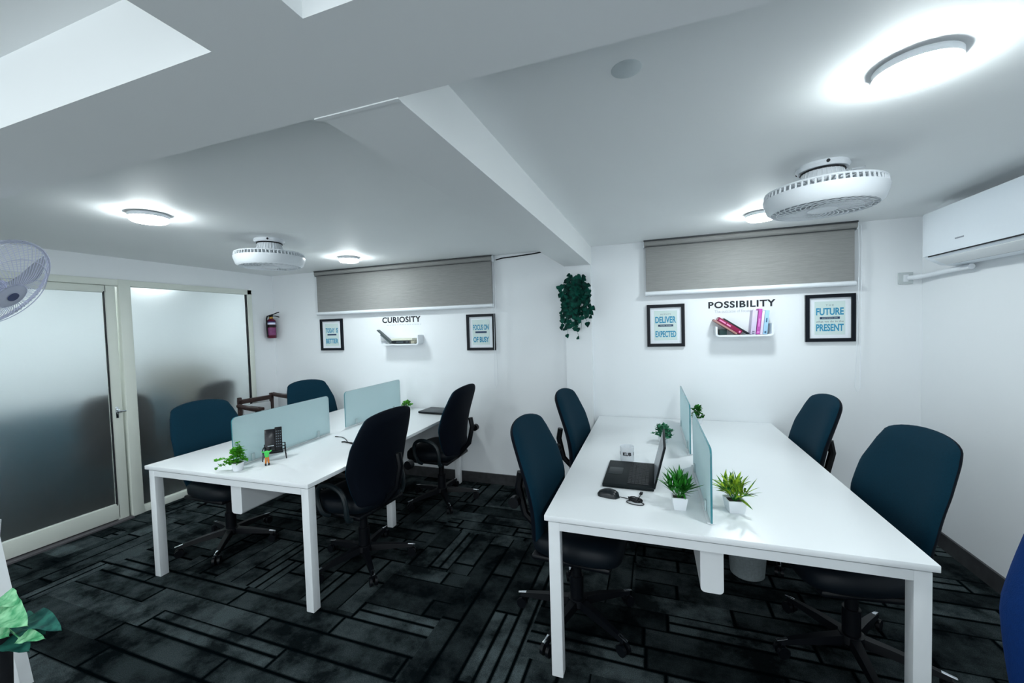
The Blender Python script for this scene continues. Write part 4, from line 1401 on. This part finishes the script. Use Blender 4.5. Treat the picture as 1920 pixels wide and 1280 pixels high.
pp.tube([(1.755, 3.735, 1.865), (1.78, 3.70, 1.865), (1.80, 3.60, 1.868), (1.80, 3.45, 1.874), (1.80, 3.33, 1.876), (1.80, 3.20, 1.876)], 0.017, n=10)
tag(pp.build('drain_pipe', PLASTIC_W), 'white pipe from the air conditioner to the back wall socket', 'pipe')
sk = thing('wall_socket', 'grey socket plate on the back wall where the white pipe ends', 'socket', (1.745, YB, 1.865))
MB().box((0, -0.006, 0), (0.085, 0.012, 0.085), bevel=0.003).build('plate', mat('socket_grey', (0.52, 0.57, 0.58, 1), 0.4), sk)
MB().box((0.0, -0.013, 0.0), (0.03, 0.004, 0.05), bevel=0.001).build('switch', PLASTIC_W, sk)
cbk = MB()
cbk.tube([(-1.465, YB - 0.006, 2.260), (-1.40, YB - 0.006, 2.272), (-1.25, YB - 0.006, 2.278), (-1.08, YB - 0.006, 2.288), (-0.96, YB - 0.006, 2.30)], 0.006, n=7)
tag(cbk.build('wall_cable', BLACK), 'black cable running along the wall top from the CURIOSITY blind to the beam', 'cable')
cl_ = MB()
cl_.box((-0.675, 0.826, BZ - 0.0012), (0.25, 0.012, 0.003))
tag(cl_.build('cable_duct', CEIL), 'thin duct along the joint of the two ceiling beams', 'cable duct')

# ------------------------------------------------------------------ wall fan at the picture edge
wfn = thing('wall_fan', 'pale plastic fan with wire cage cut off by the picture edge under the cross beam', 'fan', (-2.37, 0.80, 1.81))
FM = mat('fan_clear_plastic', (0.70, 0.72, 0.90, 1), 0.25, var=0.03, trans=0.75, ior=1.15)
FW = mat('fan_wire', (0.62, 0.65, 0.80, 1), 0.35)
ax = Vector((0.70, 0.46, -0.59)).normalized()
QF = ax.to_track_quat('Z', 'Y').to_matrix().to_4x4()
RFAN = 0.20
cage = MB()
for s, dep in ((1, 0.075), (-1, 0.065)):
    for i in range(60):
        a = 2 * PI * i / 60
        cage.tube([QF @ Vector((r_ * math.cos(a), r_ * math.sin(a), s * dep * (1 - (r_ / RFAN) ** 2.6))) for r_ in (0.05, 0.10, 0.15, 0.185, 0.205, RFAN)], 0.0011, n=4)
cage.tube([QF @ Vector((RFAN * math.cos(2 * PI * k / 60), RFAN * math.sin(2 * PI * k / 60), 0)) for k in range(60)], 0.006, n=7, closed=True)
cage.tube([QF @ Vector((0.15 * math.cos(2 * PI * k / 60), 0.15 * math.sin(2 * PI * k / 60), 0.046)) for k in range(60)], 0.0016, n=5, closed=True)
cage.build('cage', FW, wfn)
MB().lathe([(0, 0.076), (0.035, 0.076), (0.055, 0.07), (0.05, 0.066), (0, 0.066)], n=32, M=QF).build('hub_cap', FW, wfn)
MB().lathe([(0, 0.0775), (0.018, 0.0775), (0.018, 0.080), (0, 0.080)], n=24, M=QF).build('badge', mat('fan_badge', (0.03, 0.05, 0.16, 1), 0.4), wfn)
bl = MB()
for i in range(3):
    a0 = 2 * PI * i / 3 + 0.4
    rows = []
    for k in range(7):
        r_ = 0.03 + 0.155 * k / 6
        wv = 0.65 * (0.55 + 0.45 * math.sin(PI * k / 6 * 0.75))
        row = []
        for j in range(6):
            a = a0 + wv * (j / 5 - 0.5) * 2 * 0.8 + 0.25 * k / 6
            row.append(bl.bm.verts.new(QF @ Vector((r_ * math.cos(a), r_ * math.sin(a), 0.03 * (j / 5 - 0.5)))))
        rows.append(row)
    for p, q in zip(rows[:-1], rows[1:]):
        for j in range(5):
            fc = bl.bm.faces.new((p[j], p[j + 1], q[j + 1], q[j]))
            fc.smooth = True
bl.lathe([(0, -0.02), (0.034, -0.02), (0.034, 0.02), (0, 0.03)], n=24, M=QF)
bl.build('fan_blades', FM, wfn)
MB().lathe([(0.0, -0.16), (0.045, -0.15), (0.06, -0.10), (0.06, -0.06), (0, -0.06)], n=28, M=QF).build('motor', FW, wfn)
MB().tube([QF @ Vector((0, 0, -0.13)), Vector((-0.12, 0.0, 0.20)), Vector((-0.14, -0.03, BZ - 1.81))], 0.016, n=10).box((-0.14, -0.08, BZ - 1.81 - 0.008), (0.09, 0.12, 0.016), bevel=0.003).build('bracket', FW, wfn)

pt = MB().lathe([(0, -0.0025), (0.038, -0.0025), (0.042, -0.0008), (0.042, 0.0), (0, 0)], n=36)  # thin disc, slightly darker than the ceiling around it
tag(pt.build('ceiling_patch', mat('patch_grey', (0.60, 0.66, 0.68, 1), 0.7), loc=(-0.06, 1.2, H)), 'faint round grey patch on the ceiling near the large lamp bay', 'cover plate')

# ------------------------------------------------------------------ grey rounded object under the laptop desk
bn = MB()  # open grey tub shape for an unclear rounded patch
bn.lathe([(0, 0.004), (0.075, 0.004), (0.095, 0.02), (0.11, 0.22), (0.104, 0.22), (0.09, 0.03), (0, 0.03)], n=40)
tag(bn.build('grey_round_object', mat('grey_felt', (0.16, 0.19, 0.20, 1), 0.9, var=0.3, scale=80), loc=(0.53, 2.80, 0)), 'grey rounded object on the carpet under the laptop desk', 'bin')
